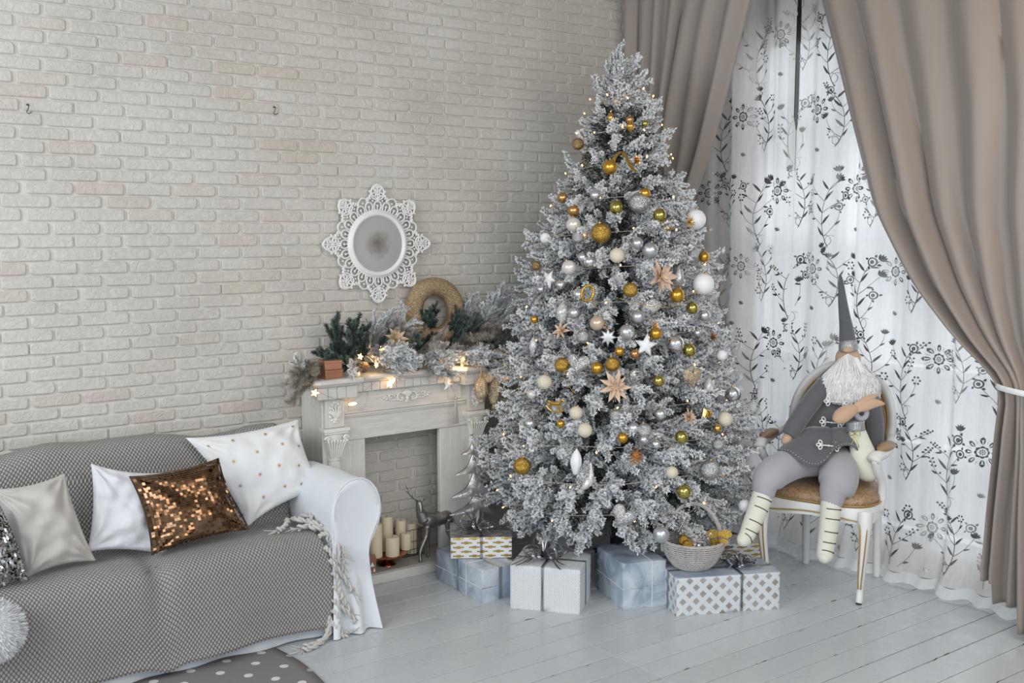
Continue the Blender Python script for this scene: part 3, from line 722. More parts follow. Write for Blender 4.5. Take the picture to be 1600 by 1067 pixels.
for i in range(8):
    a = i*PI/4; R0 = .222; big = 1.0 if i % 2 == 0 else .98
    rp = .298 if i in (0, 4) else (.285 if i in (2, 6) else .288)
    def L(r, t): # r outward, t sideways
        return (r*math.cos(a)-t*math.sin(a), -.005, r*math.sin(a)+t*math.cos(a))
    for s in (-1, 1):
        fr.tube([L(.212, s*.006), L(.222, s*.028), L(.240, s*.030), L(.247, s*.016), L(.238, s*.008), L(.232, s*.014)], .0048, 6, k=3)
        fr.tube([L(.236, s*.034), L(.252, s*.036), L(.268, s*.028), L((.27+rp)/2, s*.020), L(rp, 0)], [.0055]*4+[.007], 6, k=3)
        fr.tube([L(.250, s*.004), L(.262, s*.020), L(.276, s*.014), L(.270, s*.004)], .0046, 6, k=3)
        fr.ball(L(.230, s*.042), .008, 8, 6); fr.ball(L(.252, s*.043), .006, 8, 6); fr.ball(L(.262, s*.010), .005, 8, 6)
        fr.tube([L(.215, s*.038), L(.222, s*.052), L(.212, s*.060), L(.205, s*.052)], .0046, 6, k=3)
    fr.ball(L(rp-.004, 0), .009, 8, 6, (1, .6, 1)); fr.ball(L(.243, 0), .006, 8, 6)
    fr.tube([L(.20, 0), L(.243, 0), L(rp, 0)], .0036, 6)
fr.build('openwork_frame', M['mirror_white'], mir)

# ---------------------------------------------------------------- sofa
so = empty('sofa', (1.2, 4.25, 0), 'white slipcovered sofa with rolled arms against the brick wall', 'sofa'); sO = Vector((1.2, 4.25, 0))
def spart(mb, name, m, auto=50, sub=0, par=None):
    mb.v = [tuple(Vector(v)-sO) for v in mb.v]; o = mb.build(name, m, par or so, auto=auto)
    if sub: s_ = o.modifiers.new('sub', 'SUBSURF'); s_.levels = s_.render_levels = sub
    return o
def wob(p, a=.006, s=6): n_ = noise.noise_vector(Vector(p)*s); return Vector(p)+n_*a
def arm(x_in, x_out, name, sgn):
    # outline of the arm seen from the front, (x,z), outer side first
    P = [(.205, 0), (.200, .05), (.168, .28), (.170, .36), (.195, .41), (.220, .47), (.226, .53), (.205, .60), (.160, .645), (.100, .655), (.045, .630), (.005, .57), (-.004, .50), (.0, .42), (0, .2), (0, 0)]
    P = catmull([Vector((a, b, 0)) for a, b in P], 3)
    n = len(P)
    ys_ = [3.925, 3.921, 3.930, 3.955, 4.05, 4.15, 4.27, 4.365]; ins = [.030, .010, .001, 0, 0, 0, 0, .004]
    mb = MB(); cen = Vector((.10, .45, 0))
    for y, k in zip(ys_, ins):
        for q in P:
            v = q+(cen-q)*k/.16*.16/max((cen-q).length, .05)
            p = Vector((x_in+sgn*v.x, y, max(v.y, 0.004)))
            mb.v.append(tuple(wob(p, .007 if k < .02 else .003, 7)))
    for i in range(len(ys_)-1):
        for j in range(n-1): mb.f.append((i*n+j, i*n+j+1, (i+1)*n+j+1, (i+1)*n+j)[::sgn]); mb.mi.append(0)
    mb.f.append(tuple(range(n))[::-sgn]); mb.mi.append(0); mb.f.append(tuple(range((len(ys_)-1)*n, len(ys_)*n))[::sgn]); mb.mi.append(0)
    a = spart(mb, name, M['slip'], auto=60)
    pl = [(x_in+sgn*q.x, 3.927, q.y) for q in P[4:n-4]]
    spart(MB().tube(pl, .004, 6), 'piping', M['slip'], par=a).location = (0, 0, 0)
    return a
arm(2.03, 0, 'arm', 1); arm(.22, 0, 'arm', -1)
# folded skirt at the front of the right arm
def skirt(u, v):
    z = .005+v*.34; k = (1-v)**1.3
    return Vector((2.035-.035*k+(.158+.072*k)*u, 3.934-.012*k-.030*k*(1+.75*math.sin(u*13+.6))-.035*k*u*0, z))
spart(MB().grid(skirt, 40, 10), 'skirt', M['slip'], auto=80)
def skirt2(u, v):
    z = .005+v*.30; k = (1-v)**1.3; return Vector((2.188+.047*k*(1+.25*math.sin(u*11)), 3.905+.02*v+u*.44, z))
spart(MB().grid(skirt2, 40, 8), 'skirt', M['slip'], auto=80)
spart(MB().grid(lambda u, v: Vector((.2+1.83*u, 3.955-.012*math.sin(u*40)*(1-v), .006+.2*v)), 120, 4), 'skirt', M['slip'], auto=80)
spart(MB().box(.2, 2.03, 3.985, 4.58, .05, .26), 'base', M['slip'])
for k, (x0, x1) in enumerate(((.235, 1.30), (1.30, 2.025))):
    def cu(u, v, x0=x0, x1=x1):
        a = v*2*PI; yy = 4.17+.195*math.copysign(abs(math.cos(a))**.45, math.cos(a)); zz = .325+.075*math.copysign(abs(math.sin(a))**.55, math.sin(a))
        e = min(u, 1-u); t = min(1, e/.05)**.5
        return Vector((x0+(x1-x0)*u, 4.17+(yy-4.17)*(.9+.1*t), .325+(zz-.325)*(.55+.45*t)))
    spart(MB().grid(cu, 40, 28), 'seat_cushion', M['slip'], auto=80)
def bkf(u, v):
    P = [(4.36, .30), (4.36, .6), (4.365, .74), (4.39, .785), (4.43, .80), (4.50, .795), (4.54, .76), (4.56, .6), (4.58, .25)]
    t = v*(len(P)-1); i = min(int(t), len(P)-2); q = t-i; y, z = [P[i][c]+(P[i+1][c]-P[i][c])*q for c in (0, 1)]
    return Vector((.2+1.9*u, y, z))
spart(MB().grid(bkf, 40, 24), 'backrest', M['slip'], auto=80)

# ---------------------------------------------------------------- knitted throw
TP = [(4.57, .70), (4.545, .80), (4.50, .825), (4.43, .828), (4.375, .80), (4.352, .74), (4.340, .62), (4.330, .50), (4.30, .435), (4.22, .425), (4.10, .430), (4.02, .425), (3.965, .405), (3.938, .365), (3.925, .30), (3.915, .20), (3.905, .10), (3.895, .055)]
tp = catmull([Vector((0, y, z)) for y, z in TP], 4); tl = [0]
for a, b in zip(tp, tp[1:]): tl.append(tl[-1]+(b-a).length)
def throwpt(u, v):
    x = .12+1.89*u
    t = v*tl[-1]; i = 0
    while i < len(tl)-2 and tl[i+1] < t: i += 1
    q = (t-tl[i])/(tl[i+1]-tl[i]); p = tp[i].lerp(tp[i+1], min(q, 1)); p = Vector((x, p.y, p.z))
    seat = math.exp(-((p.y-4.02)/.22)**2) if p.z < .5 else 0
    gap = math.exp(-((x-1.315)/.045)**2)
    p.z -= gap*.030*seat
    if p.z < .40: p.y += gap*.022*max(0, min(1, (p.z-.15)/.2))
    cr = max(0, math.cos((x-.75)/1.1*PI))*.012+max(0, math.cos((x-1.7)/.7*PI))*.010
    p.z += cr*seat
    if p.z > .70:
        p.z += .016*math.sin(x*6.2+.3)+.010*math.sin(x*13+1)
    if p.z < .42 and p.y < 4.0: p.y -= .012*math.sin(x*9+.5)*(.42-p.z)/.4
    xr = x
    if u > .9: xr += .015*math.sin(p.z*14+p.y*6)*(u-.9)*10
    if p.z > .45 and x > 1.9: p.z -= (x-1.9)*.15
    return wob(Vector((xr, p.y, p.z)), .008, 5)
th = MB().grid(throwpt, 150, 90, lambda u, v: (u*1.89, v*tl[-1])).build('knitted_throw', M['throw'], auto=180)
sd = th.modifiers.new('s', 'SOLIDIFY'); sd.thickness = .006; sd.offset = 1
tag(th, 'grey chunky knitted throw spread over the sofa seat and back', 'throw')
# twisted tassels along the right edge
def twist(pl, r, name='tassel', n=2):
    pl = catmull([Vector(p) for p in pl], 8); mb = MB(); L = 0
    for s in range(n):
        out = []
        for i, p in enumerate(pl):
            d = (pl[min(i+1, len(pl)-1)]-pl[max(i-1, 0)]).normalized(); x, y, _ = frame_of(d); a = i*.75+s*2*PI/n
            fr_ = .9 if i < len(pl)*.82 else 1.8
            out.append(p+(x*math.cos(a)+y*math.sin(a))*r*fr_)
        mb.tube(out, [r*1.05]*(len(out)-1)+[r*.4], 6)
    e = pl[-1]; d = (pl[-1]-pl[-3]).normalized()
    for k in range(7):
        q = Vector([random.uniform(-.4, .4) for _ in range(3)]); mb.tube([e-d*.01, e+(d+q)*.02, e+(d+q*1.6)*.038], [r*.45, r*.35, r*.15], 4)
    return mb.build(name, M['yarn'], th, auto=180)
rt = random.Random(8)
ed = []
for v in (.60, .64, .68, .72, .76, .80, .84, .88, .92, .95, .985): ed.append(throwpt(1, v))
for k, p in enumerate(ed):
    L = .13+rt.uniform(-.02, .03); dx = .035+.05*(k % 3)*.6
    if p.z > .40: pts = [p, p+Vector((.015, -.01, .012)), Vector((2.035+rt.uniform(-.01, .012), min(p.y-.03, 4.1), p.z+.006)), Vector((2.045, 3.96-rt.uniform(.0, .03), .40)), Vector((2.06, 3.90, .37-.02*k))]
    else: pts = [p, p+Vector((.015, -.012, -.02)), p+Vector((dx*.6, -.018, -L*.55)), p+Vector((dx, -.02, -L))]
    pts = [Vector((q[0], q[1], max(q[2], .012))) for q in pts]
    twist(pts, .0058)
for pl in ([(1.98, 4.21, .445), (1.96, 4.12, .47), (2.0, 4.06, .455), (1.93, 4.05, .45)], [(2.0, 4.18, .46), (2.02, 4.10, .48), (1.98, 4.03, .455), (2.02, 4.0, .45)], [(2.0, 4.15, .45), (1.99, 4.05, .47), (2.03, 3.99, .44), (2.03, 3.95, .40)],
           [(2.0, 3.91, .10), (1.99, 3.90, .03), (1.93, 3.88, .012), (1.86, 3.87, .01)], [(1.99, 3.91, .08), (1.97, 3.89, .02), (1.90, 3.85, .01), (1.84, 3.84, .01)], [(1.95, 4.20, .45), (1.92, 4.12, .465), (1.88, 4.08, .455), (1.85, 4.07, .45)]): twist(pl, .0062)

# ---------------------------------------------------------------- cushions
def corners(px, y0, lean):
    out = []
    for x, y in px:      # plane through (y0, z=.43) leaning back
        d = ray(x, y); # Y = y0+(z-.43)*lean
        t = (y0-CC.y+(CC.z-.43)*lean)/(d.y-d.z*lean); out.append(CC+d*t)
    return out
def cushion(name, px, y0, lean, thick, m, label, cat='cushion', group=None, seed=1, pinch=.10, wr=.010, freq=7):
    TL, TR, BR, BL = corners(px, y0, lean); nrm = (TR-TL).cross(BL-TL).normalized()
    if nrm.y > 0: nrm = -nrm
    c = (TL+TR+BR+BL)/4; sdv = Vector((seed*3.1, seed*1.7, 0))
    def surf(u, v, s):
        a, b = 2*u-1, 2*v-1
        pu = 1-pinch*(1-b*b)*abs(a)**2; pv = 1-pinch*(1-a*a)*abs(b)**2
        ue, ve = (a*pu+1)/2, (b*pv+1)/2
        p = (TL*(1-ue)+TR*ue)*(1-ve)+(BL*(1-ue)+BR*ue)*ve
        h = ((1-abs(a)**2.4)*(1-abs(b)**2.4)); h = max(h, 0)**.5*thick
        n_ = noise.noise(p*freq+sdv)*wr*2.2+noise.noise(p*freq*2.3+sdv)*wr
        # radiating creases from the corners
        for ca, cb in ((-1, -1), (1, -1), (-1, 1), (1, 1)):
            dd_ = math.hypot(a-ca, b-cb); an = math.atan2(b-cb, a-ca); n_ += wr*.8*math.exp(-(dd_/.9)**2)*math.sin(an*11+seed)*min(1, dd_*3)
        e = min(1, min(1-abs(a), 1-abs(b))*6)
        return p+nrm*s*(h+n_*e*(1 if s > 0 else .3))
    fv = lambda u, v: surf(u, v, 1)-c
    mb = MB().grid(fv, 56, 56, lambda u, v: (u, v)); N = len(mb.v)
    mb.grid(lambda u, v: surf(1-u, v, -.75)-c, 40, 40, lambda u, v: (1-u, v))
    o = mb.build(name, m, auto=180); o.location = c
    bm = bmesh.new(); bm.from_mesh(o.data); bmesh.ops.remove_doubles(bm, verts=bm.verts, dist=.0006); bm.to_mesh(o.data); bm.free()
    return tag(o, label, cat, group), surf, c, nrm
o1, s1, c1, n1 = cushion('cushion', [(290, 684), (466, 655), (502, 762), (388, 822)], 4.22, .28, .058, M['pil_white'], 'large white cushion printed with small gold stars, leaning in the sofa corner', seed=2, wr=.008)
st = MB()
rs = random.Random(5)
for u, v in ((.10, .12), (.32, .10), (.62, .10), (.92, .08), (.20, .34), (.45, .30), (.72, .28), (.90, .36), (.12, .60), (.36, .55), (.58, .52), (.80, .60), (.28, .80), (.55, .78), (.76, .84)):
    p = s1(u, v, 1); e = .01; a = (s1(u+e, v, 1)-p).normalized(); nn = a.cross((s1(u, v+e, 1)-p)).normalized()
    if nn.y > 0: nn = -nn
    b = nn.cross(a).normalized(); p = p+nn*.0018-c1; ro = rs.random(); R = .0125
    vs = [p]; 
    for k in range(16):
        an = 2*PI*k/16+ro; r_ = R if k % 2 == 0 else R*.22; vs.append(p+(a*math.cos(an)+b*math.sin(an))*r_)
    st.add(vs, [(0, 1+k, 1+(k+1) % 16) for k in range(16)])
tag(st.build('star_print', M['goldline'], o1, smooth=False), 'small gold printed stars')
cushion('cushion', [(142, 724), (262, 738), (262, 868), (136, 862)], 4.15, .30, .055, M['pil_grey'], 'small shiny white cushion half hidden behind the bronze sequin cushion', seed=3, wr=.011, freq=10)
o2, s2, c2, n2 = cushion('cushion', [(201, 744), (342, 715), (389, 827), (236, 868)], 4.075, .30, .050, M['seq_base'], 'square cushion covered in shiny bronze sequins', seed=4, wr=.007)
def sequins(o, s, c, nx, ny, m, seed, u0=0.02, u1=.98, sz=1.0, tilt=.14):
    r = random.Random(seed); mb = MB()
    for j in range(ny):
        for i in range(nx):
            u = u0+(u1-u0)*(i+.5+(.5 if j % 2 else 0)*0)/nx; v = .015+.97*(j+.5)/ny; e = .006
            p = s(u, v, 1); a = (s(u+e, v, 1)-s(u-e, v, 1)); b = (s(u, v+e, 1)-s(u, v-e, 1))
            a = a/(2*e)/nx*.49*sz; b = b/(2*e)/ny*.56*sz; nn = a.cross(b).normalized()
            if nn.y > 0: nn = -nn
            t1, t2 = r.gauss(0, tilt), r.gauss(.12, tilt)
            if r.random() < .06: t1 += r.uniform(-.5, .5)
            A = a+nn*t1*a.length; Bv = b+nn*t2*b.length; q = p+nn*.0035-c
            mb.add([q-A-Bv, q+A-Bv, q+A+Bv, q-A+Bv], [(0, 1, 2, 3)])
    tag(mb.build('sequins', m, o, smooth=False), kind='stuff')
sequins(o2, s2, c2, 34, 30, M['seq_gold'], 1, tilt=.09)
cushion('cushion', [(-14, 764), (101, 739), (150, 876), (42, 903)], 4.09, .30, .060, M['pil_beige'], 'beige satin cushion with soft creases at the left of the sofa', seed=6, wr=.014, freq=8)
o3, s3, c3, n3 = cushion('cushion', [(-75, 800), (0, 790), (46, 906), (-60, 935)], 4.02, .25, .05, M['seq_base'], 'silver sequin cushion cut off by the left edge of the picture', seed=7)
sequins(o3, s3, c3, 30, 30, M['seq_silver'], 2, tilt=.35, sz=1.15)
# fluffy throw over the seat's front edge at far left
fc = hit(-22, 985, 1, 3.90); 
fb = MB().ball((0, 0, 0), 1, 28, 20, (.105, .05, .098)); ff = fb.build('fur_cushion', M['fur'], loc=fc+Vector((0, -.03, 0))); tag(ff, 'white long-haired fur cushion at the left front edge of the sofa', 'cushion')
fm = MB(); rf = random.Random(9)
for k in range(5200):
    a = rf.uniform(0, 2*PI); cz_ = rf.uniform(-1, 1); sz_ = math.sqrt(1-cz_*cz_); n_ = Vector((sz_*math.cos(a), sz_*math.sin(a), cz_))
    if n_.y > .5: continue
    p = Vector((n_.x*.105, n_.y*.05, n_.z*.098)); t = Vector((rf.uniform(-.5, .5), rf.uniform(-.3, .3), rf.uniform(-1.1, .1))); e = p+(n_+t*.7).normalized()*rf.uniform(.016, .03); m_ = (p+e)/2+n_*.005
    w = n_.cross(t).normalized()*.0013
    fm.add([p-w, p+w, m_+w, m_-w, e], [(0, 1, 2, 3), (3, 2, 4)])
tag(fm.build('fur', M['fur'], ff, auto=180), kind='stuff')

# ---------------------------------------------------------------- rug
ro = F = None
rc = (1.774, 3.952); 
def rugpt(u, v):
    x = 1.768+.018*math.sin(v*9)+.012*v - 1.3*u; y = 3.965-1.25*v+.006*math.sin(u*12)
    return Vector((x, y, .007+.003*math.sin(u*8+v*5)))
rg = MB().grid(rugpt, 30, 30, lambda u, v: (1.3*u, 1.25*v)).build('rug', M['rug'], auto=180)
sd = rg.modifiers.new('s', 'SOLIDIFY'); sd.thickness = .005; tag(rg, 'grey rug with white polka dots beside the sofa', 'rug')

# ---------------------------------------------------------------- needle sprays
def spray_mesh(name, L, ntw, nper, nl, mats, seed, twl=.13, frost=1.0, nw=.0017, bottle=False, sweep=.9):
    r = random.Random(seed); mb = MB(); mb.fr = []
    def needles(pl, n, nlen, top, fk=1.0):
        segs = list(zip(pl, pl[1:])); tot = sum((b-a).length for a, b in segs)
        for k in range(n):
            t = (k+r.random())/n*tot*1.0; i = 0
            while i < len(segs)-1 and t > (segs[i][1]-segs[i][0]).length: t -= (segs[i][1]-segs[i][0]).length; i += 1
            a, b = segs[i]; d = (b-a).normalized(); p = a+d*t; x, y, _ = frame_of(d); an = r.uniform(0, 2*PI)
            rad = x*math.cos(an)+y*math.sin(an); dirn = (d*r.uniform(.3, 1.25)*sweep+rad).normalized()+Vector((0, 0, -.10))
            ln = nlen*r.uniform(.65, 1.1)*(1-.25*(k/n)); e = p+dirn*ln
            s1 = dirn.cross(rad); s1 = s1.normalized() if s1.length > 1e-5 else x
            s2 = dirn.cross(s1).normalized(); w = nw*r.uniform(.8, 1.4)
            mid = p+dirn*ln*.6
            base = len(mb.v); up = .5+.5*rad.z
            f0 = max(0, r.uniform(-.1, .4)+.2*up)*frost; f1 = min(1, r.uniform(.82, 1.2)*(0.85+.15*up))*frost
            if fk < 1: f0 *= fk; f1 *= fk
            elif top == 2: k_ = .25+.75*min(1, k/n*1.6); f0 *= k_; f1 *= k_
            vs = [p+s1*w*.5, p-s1*w*.5+s2*w*.3, mid+s1*w*1.15, mid-s1*w*1.15+s2*w, e]
            mb.add(vs, [(0, 1, 3, 2), (2, 3, 4)]); mb.fr += [f0, f0, f1, f1, min(1, f1*1.1)]
            if nw > .002 and f1 > .5 and r.random() < .34:      # a crumb of flocking on the needle's end
                q = nw*r.uniform(.9, 1.7); c_ = e-dirn*ln*.12; l_ = q*r.uniform(1.2, 2.2)
                mb.add([c_+dirn*l_, c_-dirn*l_, c_+s1*q, c_-s1*q, c_+s2*q, c_-s2*q], [(0, 2, 4), (0, 4, 3), (0, 3, 5), (0, 5, 2), (1, 4, 2), (1, 3, 4), (1, 5, 3), (1, 2, 5)]); mb.fr += [1.]*6
    def stem(pl, r0, r1):
        n0 = len(mb.v); mb.tube(pl, [r0+(r1-r0)*i/(len(pl)-1) for i in range(len(pl))], 4); mb.fr += [.22*frost]*(len(mb.v)-n0)
    main = [Vector((L*q/8, .012*math.sin(q*.9+seed), .02*math.sin(q*.4))) for q in range(9)]
    if bottle: main = [Vector((L*q/8, .004*math.sin(q), 0)) for q in range(9)]
    stem(main, .004, .0018)
    needles(main[2:] if not bottle else main, int(nper*1.6), nl, 2)
    for k in range(ntw):
        t = .16+.80*(k/(max(ntw-1, 1))); q = t*8; i = min(int(q), 7); p = main[i].lerp(main[i+1], q-i)
        ang = r.uniform(.45, .85)*(1-.35*t); az = k*2.4+r.uniform(-.4, .4)
        d = Vector((math.cos(ang), math.sin(ang)*math.cos(az), math.sin(ang)*math.sin(az)*.75))
        ln = twl*r.uniform(.75, 1.2)*(1.1-.35*t)
        pl = [p+d*ln*j/4+Vector((ln*.05*j*j/8, 0, -.0015*j*j*r.uniform(0, 1.5))) for j in range(5)]
        stem(pl, .0022, .0014); needles(pl, nper, nl, 1, min(1., .30+t*1.15))
    return mb.mesh(name, mats, False)
SPR = [spray_mesh('spray', .40, 14, 150, .027, M['needle'], i, .13, 1, .0029) for i in range(8)]
SPS = [spray_mesh('small_spray', .22, 9, 110, .022, M['needle'], 20+i, .085, 1, .0028) for i in range(4)]
GRN = [spray_mesh('green_spray', .17, 6, 170, .024, M['needle_green'], 40+i, .08, .6, .0016) for i in range(3)]
WHT = [spray_mesh('white_spray', .17, 8, 140, .028, M['needle'], 50+i, .085, 1.1, .0014) for i in range(3)]
GLD = [spray_mesh('champagne_spray', .16, 3, 150, .034, M['needle_gold'], 60+i, .07, 1, .0009, sweep=.6) for i in range(2)]
TIN = [spray_mesh('tinsel_spray', .06, 4, 60, .032, M['petal_silver'], 70, .03, 1, .0012, sweep=.4)]

# ---------------------------------------------------------------- Christmas tree
TX, TY = 3.60, 3.90
TPROF = [(2.54, .035), (2.36, .15), (2.19, .20), (2.06, .245), (1.90, .315), (1.78, .365), (1.65, .42), (1.47, .46), (1.25, .49), (1.06, .545), (.87, .60), (.685, .665), (.50, .68), (.31, .62), (.2, .5)]
def trad(z): return interp(TPROF, z)
tree = empty('christmas_tree', (TX, TY, 0), 'tall white-flocked Christmas tree in the corner beside the fireplace', 'tree')
tk = MB().tube([(0, 0, .03), (0, 0, 1.2), (0, 0, 2.3)], [.03, .024, .010], 10); tk.build('trunk', M['bark'], tree)
ts = MB()
for k in range(4):
    a = k*PI/2+.5; ts.tube([(0, 0, .10), (.16*math.cos(a), .16*math.sin(a), .06), (.26*math.cos(a), .26*math.sin(a), .012)], [.014, .012, .010], 8)
ts.lathe([(.035, .03), (.035, .16)], 16); ts.build('stand', M['iron'], tree)
rt = random.Random(21)
def orient(d, roll):
    d = d.normalized(); x, y, _ = frame_of(d); y2 = y*math.cos(roll)+x*math.sin(roll)
    # local +X -> d
    z2 = d.cross(y2); return Matrix((d, y2, z2)).transposed().to_4x4()
cnt = 0; ga = 0
camaz = math.atan2(-TY, -TX)
levels = []
z = .30
def add_branch(z, az, R, meshes, Lm, up, sc):
    global cnt
    d = Vector((math.cos(az), math.sin(az), up)).normalized(); tip = Vector((math.cos(az)*R, math.sin(az)*R, z)); base = tip-d*Lm*sc
    o = bpy.data.objects.new('branch', meshes[rt.randrange(len(meshes))]); COL.objects.link(o); o.parent = tree
    o.matrix_local = Matrix.Translation(base) @ orient(d, rt.uniform(-.6, .6)) @ Matrix.Diagonal((sc, sc, sc, 1)); cnt += 1
NB = 292
tot = sum(trad(.24+i*.02) for i in range(110))
zz = .24; acc = 0
for i in range(110):
    z = .24+i*.02; want = trad(z)/tot*(NB-14); acc += want
    while acc >= 1:
        acc -= 1; ga += 2.39996; az = ga
        R = trad(z)*rt.uniform(.86, 1.03)
        back = math.cos(az-camaz) < -.35
        if back and rt.random() < .45: az = camaz+rt.uniform(-1.6, 1.6); R *= rt.uniform(.8, 1.0)
        wx = TX+math.cos(az)*R; wy = TY+math.sin(az)*R
        if wy > 4.52: R *= .90*(4.56-TY)/max(wy-TY, .01)*1.0
        if wx > 4.34: R *= (4.34-TX)/max(wx-TX, .01)
        up = rt.uniform(-.30, .25) if z > .45 else rt.uniform(-.55, -.05)
        if z > 1.9: up += .35
        if z > 2.2: up += .5
        if R > .36: add_branch(z, az, R, SPR, .42, up, rt.uniform(.75, 1.0))
        else: add_branch(z, az, R, SPS, .24, up, rt.uniform(.75, 1.05))
for k in range(5): add_branch(2.42+.02*k, k*1.3, .075, SPS, .24, 1.5, .72)
for k in range(3): 
    o = bpy.data.objects.new('branch', SPS[k]); COL.objects.link(o); o.parent = tree; o.matrix_local = Matrix.Translation((-.02, 0, 2.36-.05*k)) @ orient(Vector((.05*k-.05, .02, 1)), k) @ Matrix.Diagonal((.78, .78, .78, 1)); cnt += 1
inn = MB(); inn.fr = []; ri = random.Random(77)
for i in range(30000):
    z = .28+2.0*ri.random()**1.35; rr_ = max(.02, trad(z)*.80-.02)*ri.random()**.45; a = ri.uniform(0, 2*PI)
    p = Vector((rr_*math.cos(a), rr_*math.sin(a), z)); q = Vector((math.cos(a)+ri.uniform(-1, 1), math.sin(a)+ri.uniform(-1, 1), ri.uniform(-.8, .8))).normalized()*.034; w = q.cross(Vector((ri.uniform(-1, 1), ri.uniform(-1, 1), 1))).normalized()*.0032
    inn.add([p-w, p+w, p+q], [(0, 1, 2)]); inn.fr += [0, 0, .12]
tag(inn.build('inner_needles', M['needle'], tree, smooth=False), 'dark green inner needles', kind='stuff')
# low drooping front tips seen above the gifts
for px, py, dx in ((880, 820, 0), (985, 845, .02), (840, 790, 0), (1040, 800, 0)):
    p = D(px, py, depth((TX, TY, .3))-.52)-Vector((TX, TY, 0)); a = math.atan2(p.y, p.x); d = Vector((math.cos(a)*.5, math.sin(a)*.5, -.75)).normalized()
    o = bpy.data.objects.new('branch', SPS[rt.randrange(4)]); COL.objects.link(o); o.parent = tree; o.matrix_local = Matrix.Translation(p-d*.22) @ orient(d, 0) @ Matrix.Diagonal((1, 1, 1, 1)); cnt += 1

# where a pixel's ray meets the crown's surface
def on_tree(px, py, off=.0):
    d = ray(px, py); best = None; t = 4.0
    while t < 5.6:
        p = CC+d*t; r_ = math.hypot(p.x-TX, p.y-TY)
        if r_ < trad(p.z)+off: return p
        t += .01
    # outside the outline: level with the axis
    return CC+d*depth((TX, TY, 1.2))*.985

# ---------------------------------------------------------------- baubles and other ornaments
def ball_mesh(m, name='bauble'):
    return MB().ball((0, 0, 0), 1, 28, 18).mesh(name, m, True)
CAPM = MB().lathe([(.17, .95), (.18, 1.12), (.10, 1.16)], 12).tube([(.07*math.cos(a), 0, 1.22+.07*math.sin(a)) for a in [i*PI/4 for i in range(8)]], .018, 5, close=True).mesh('cap', M['cap'], True)
BALLM = {}
def bauble(px, py, rpx, mk, label, off=.022, group=None, cat='bauble'):
    if mk not in BALLM:
        mm = M[mk]
        if mk in ('gold_glitter', 'silver_glitter', 'bronze', 'white', 'cream_ball'):
            mm = M[mk].copy(); [setattr(n_.inputs['Scale'], 'default_value', n_.inputs['Scale'].default_value*.05) for n_ in mm.node_tree.nodes if 'Scale' in n_.inputs and n_.bl_idname.startswith('ShaderNodeTex')]
            for n_ in mm.node_tree.nodes:
                if n_.bl_idname == 'ShaderNodeBump': n_.inputs['Distance'].default_value *= 4
        BALLM[mk] = ball_mesh(mm)
    p = on_tree(px, py, off) if not isinstance(px, Vector) else px
    r = rpx*1.06*depth(p)/CF if rpx > 1 else rpx
    o = link('bauble', BALLM[mk], None, p, (random.uniform(-.3, .3), random.uniform(-.3, .3), random.uniform(0, 3)), r); tag(o, label, cat, group)
    c = link('cap', CAPM, o); return o
G = 'baubles on the Christmas tree'
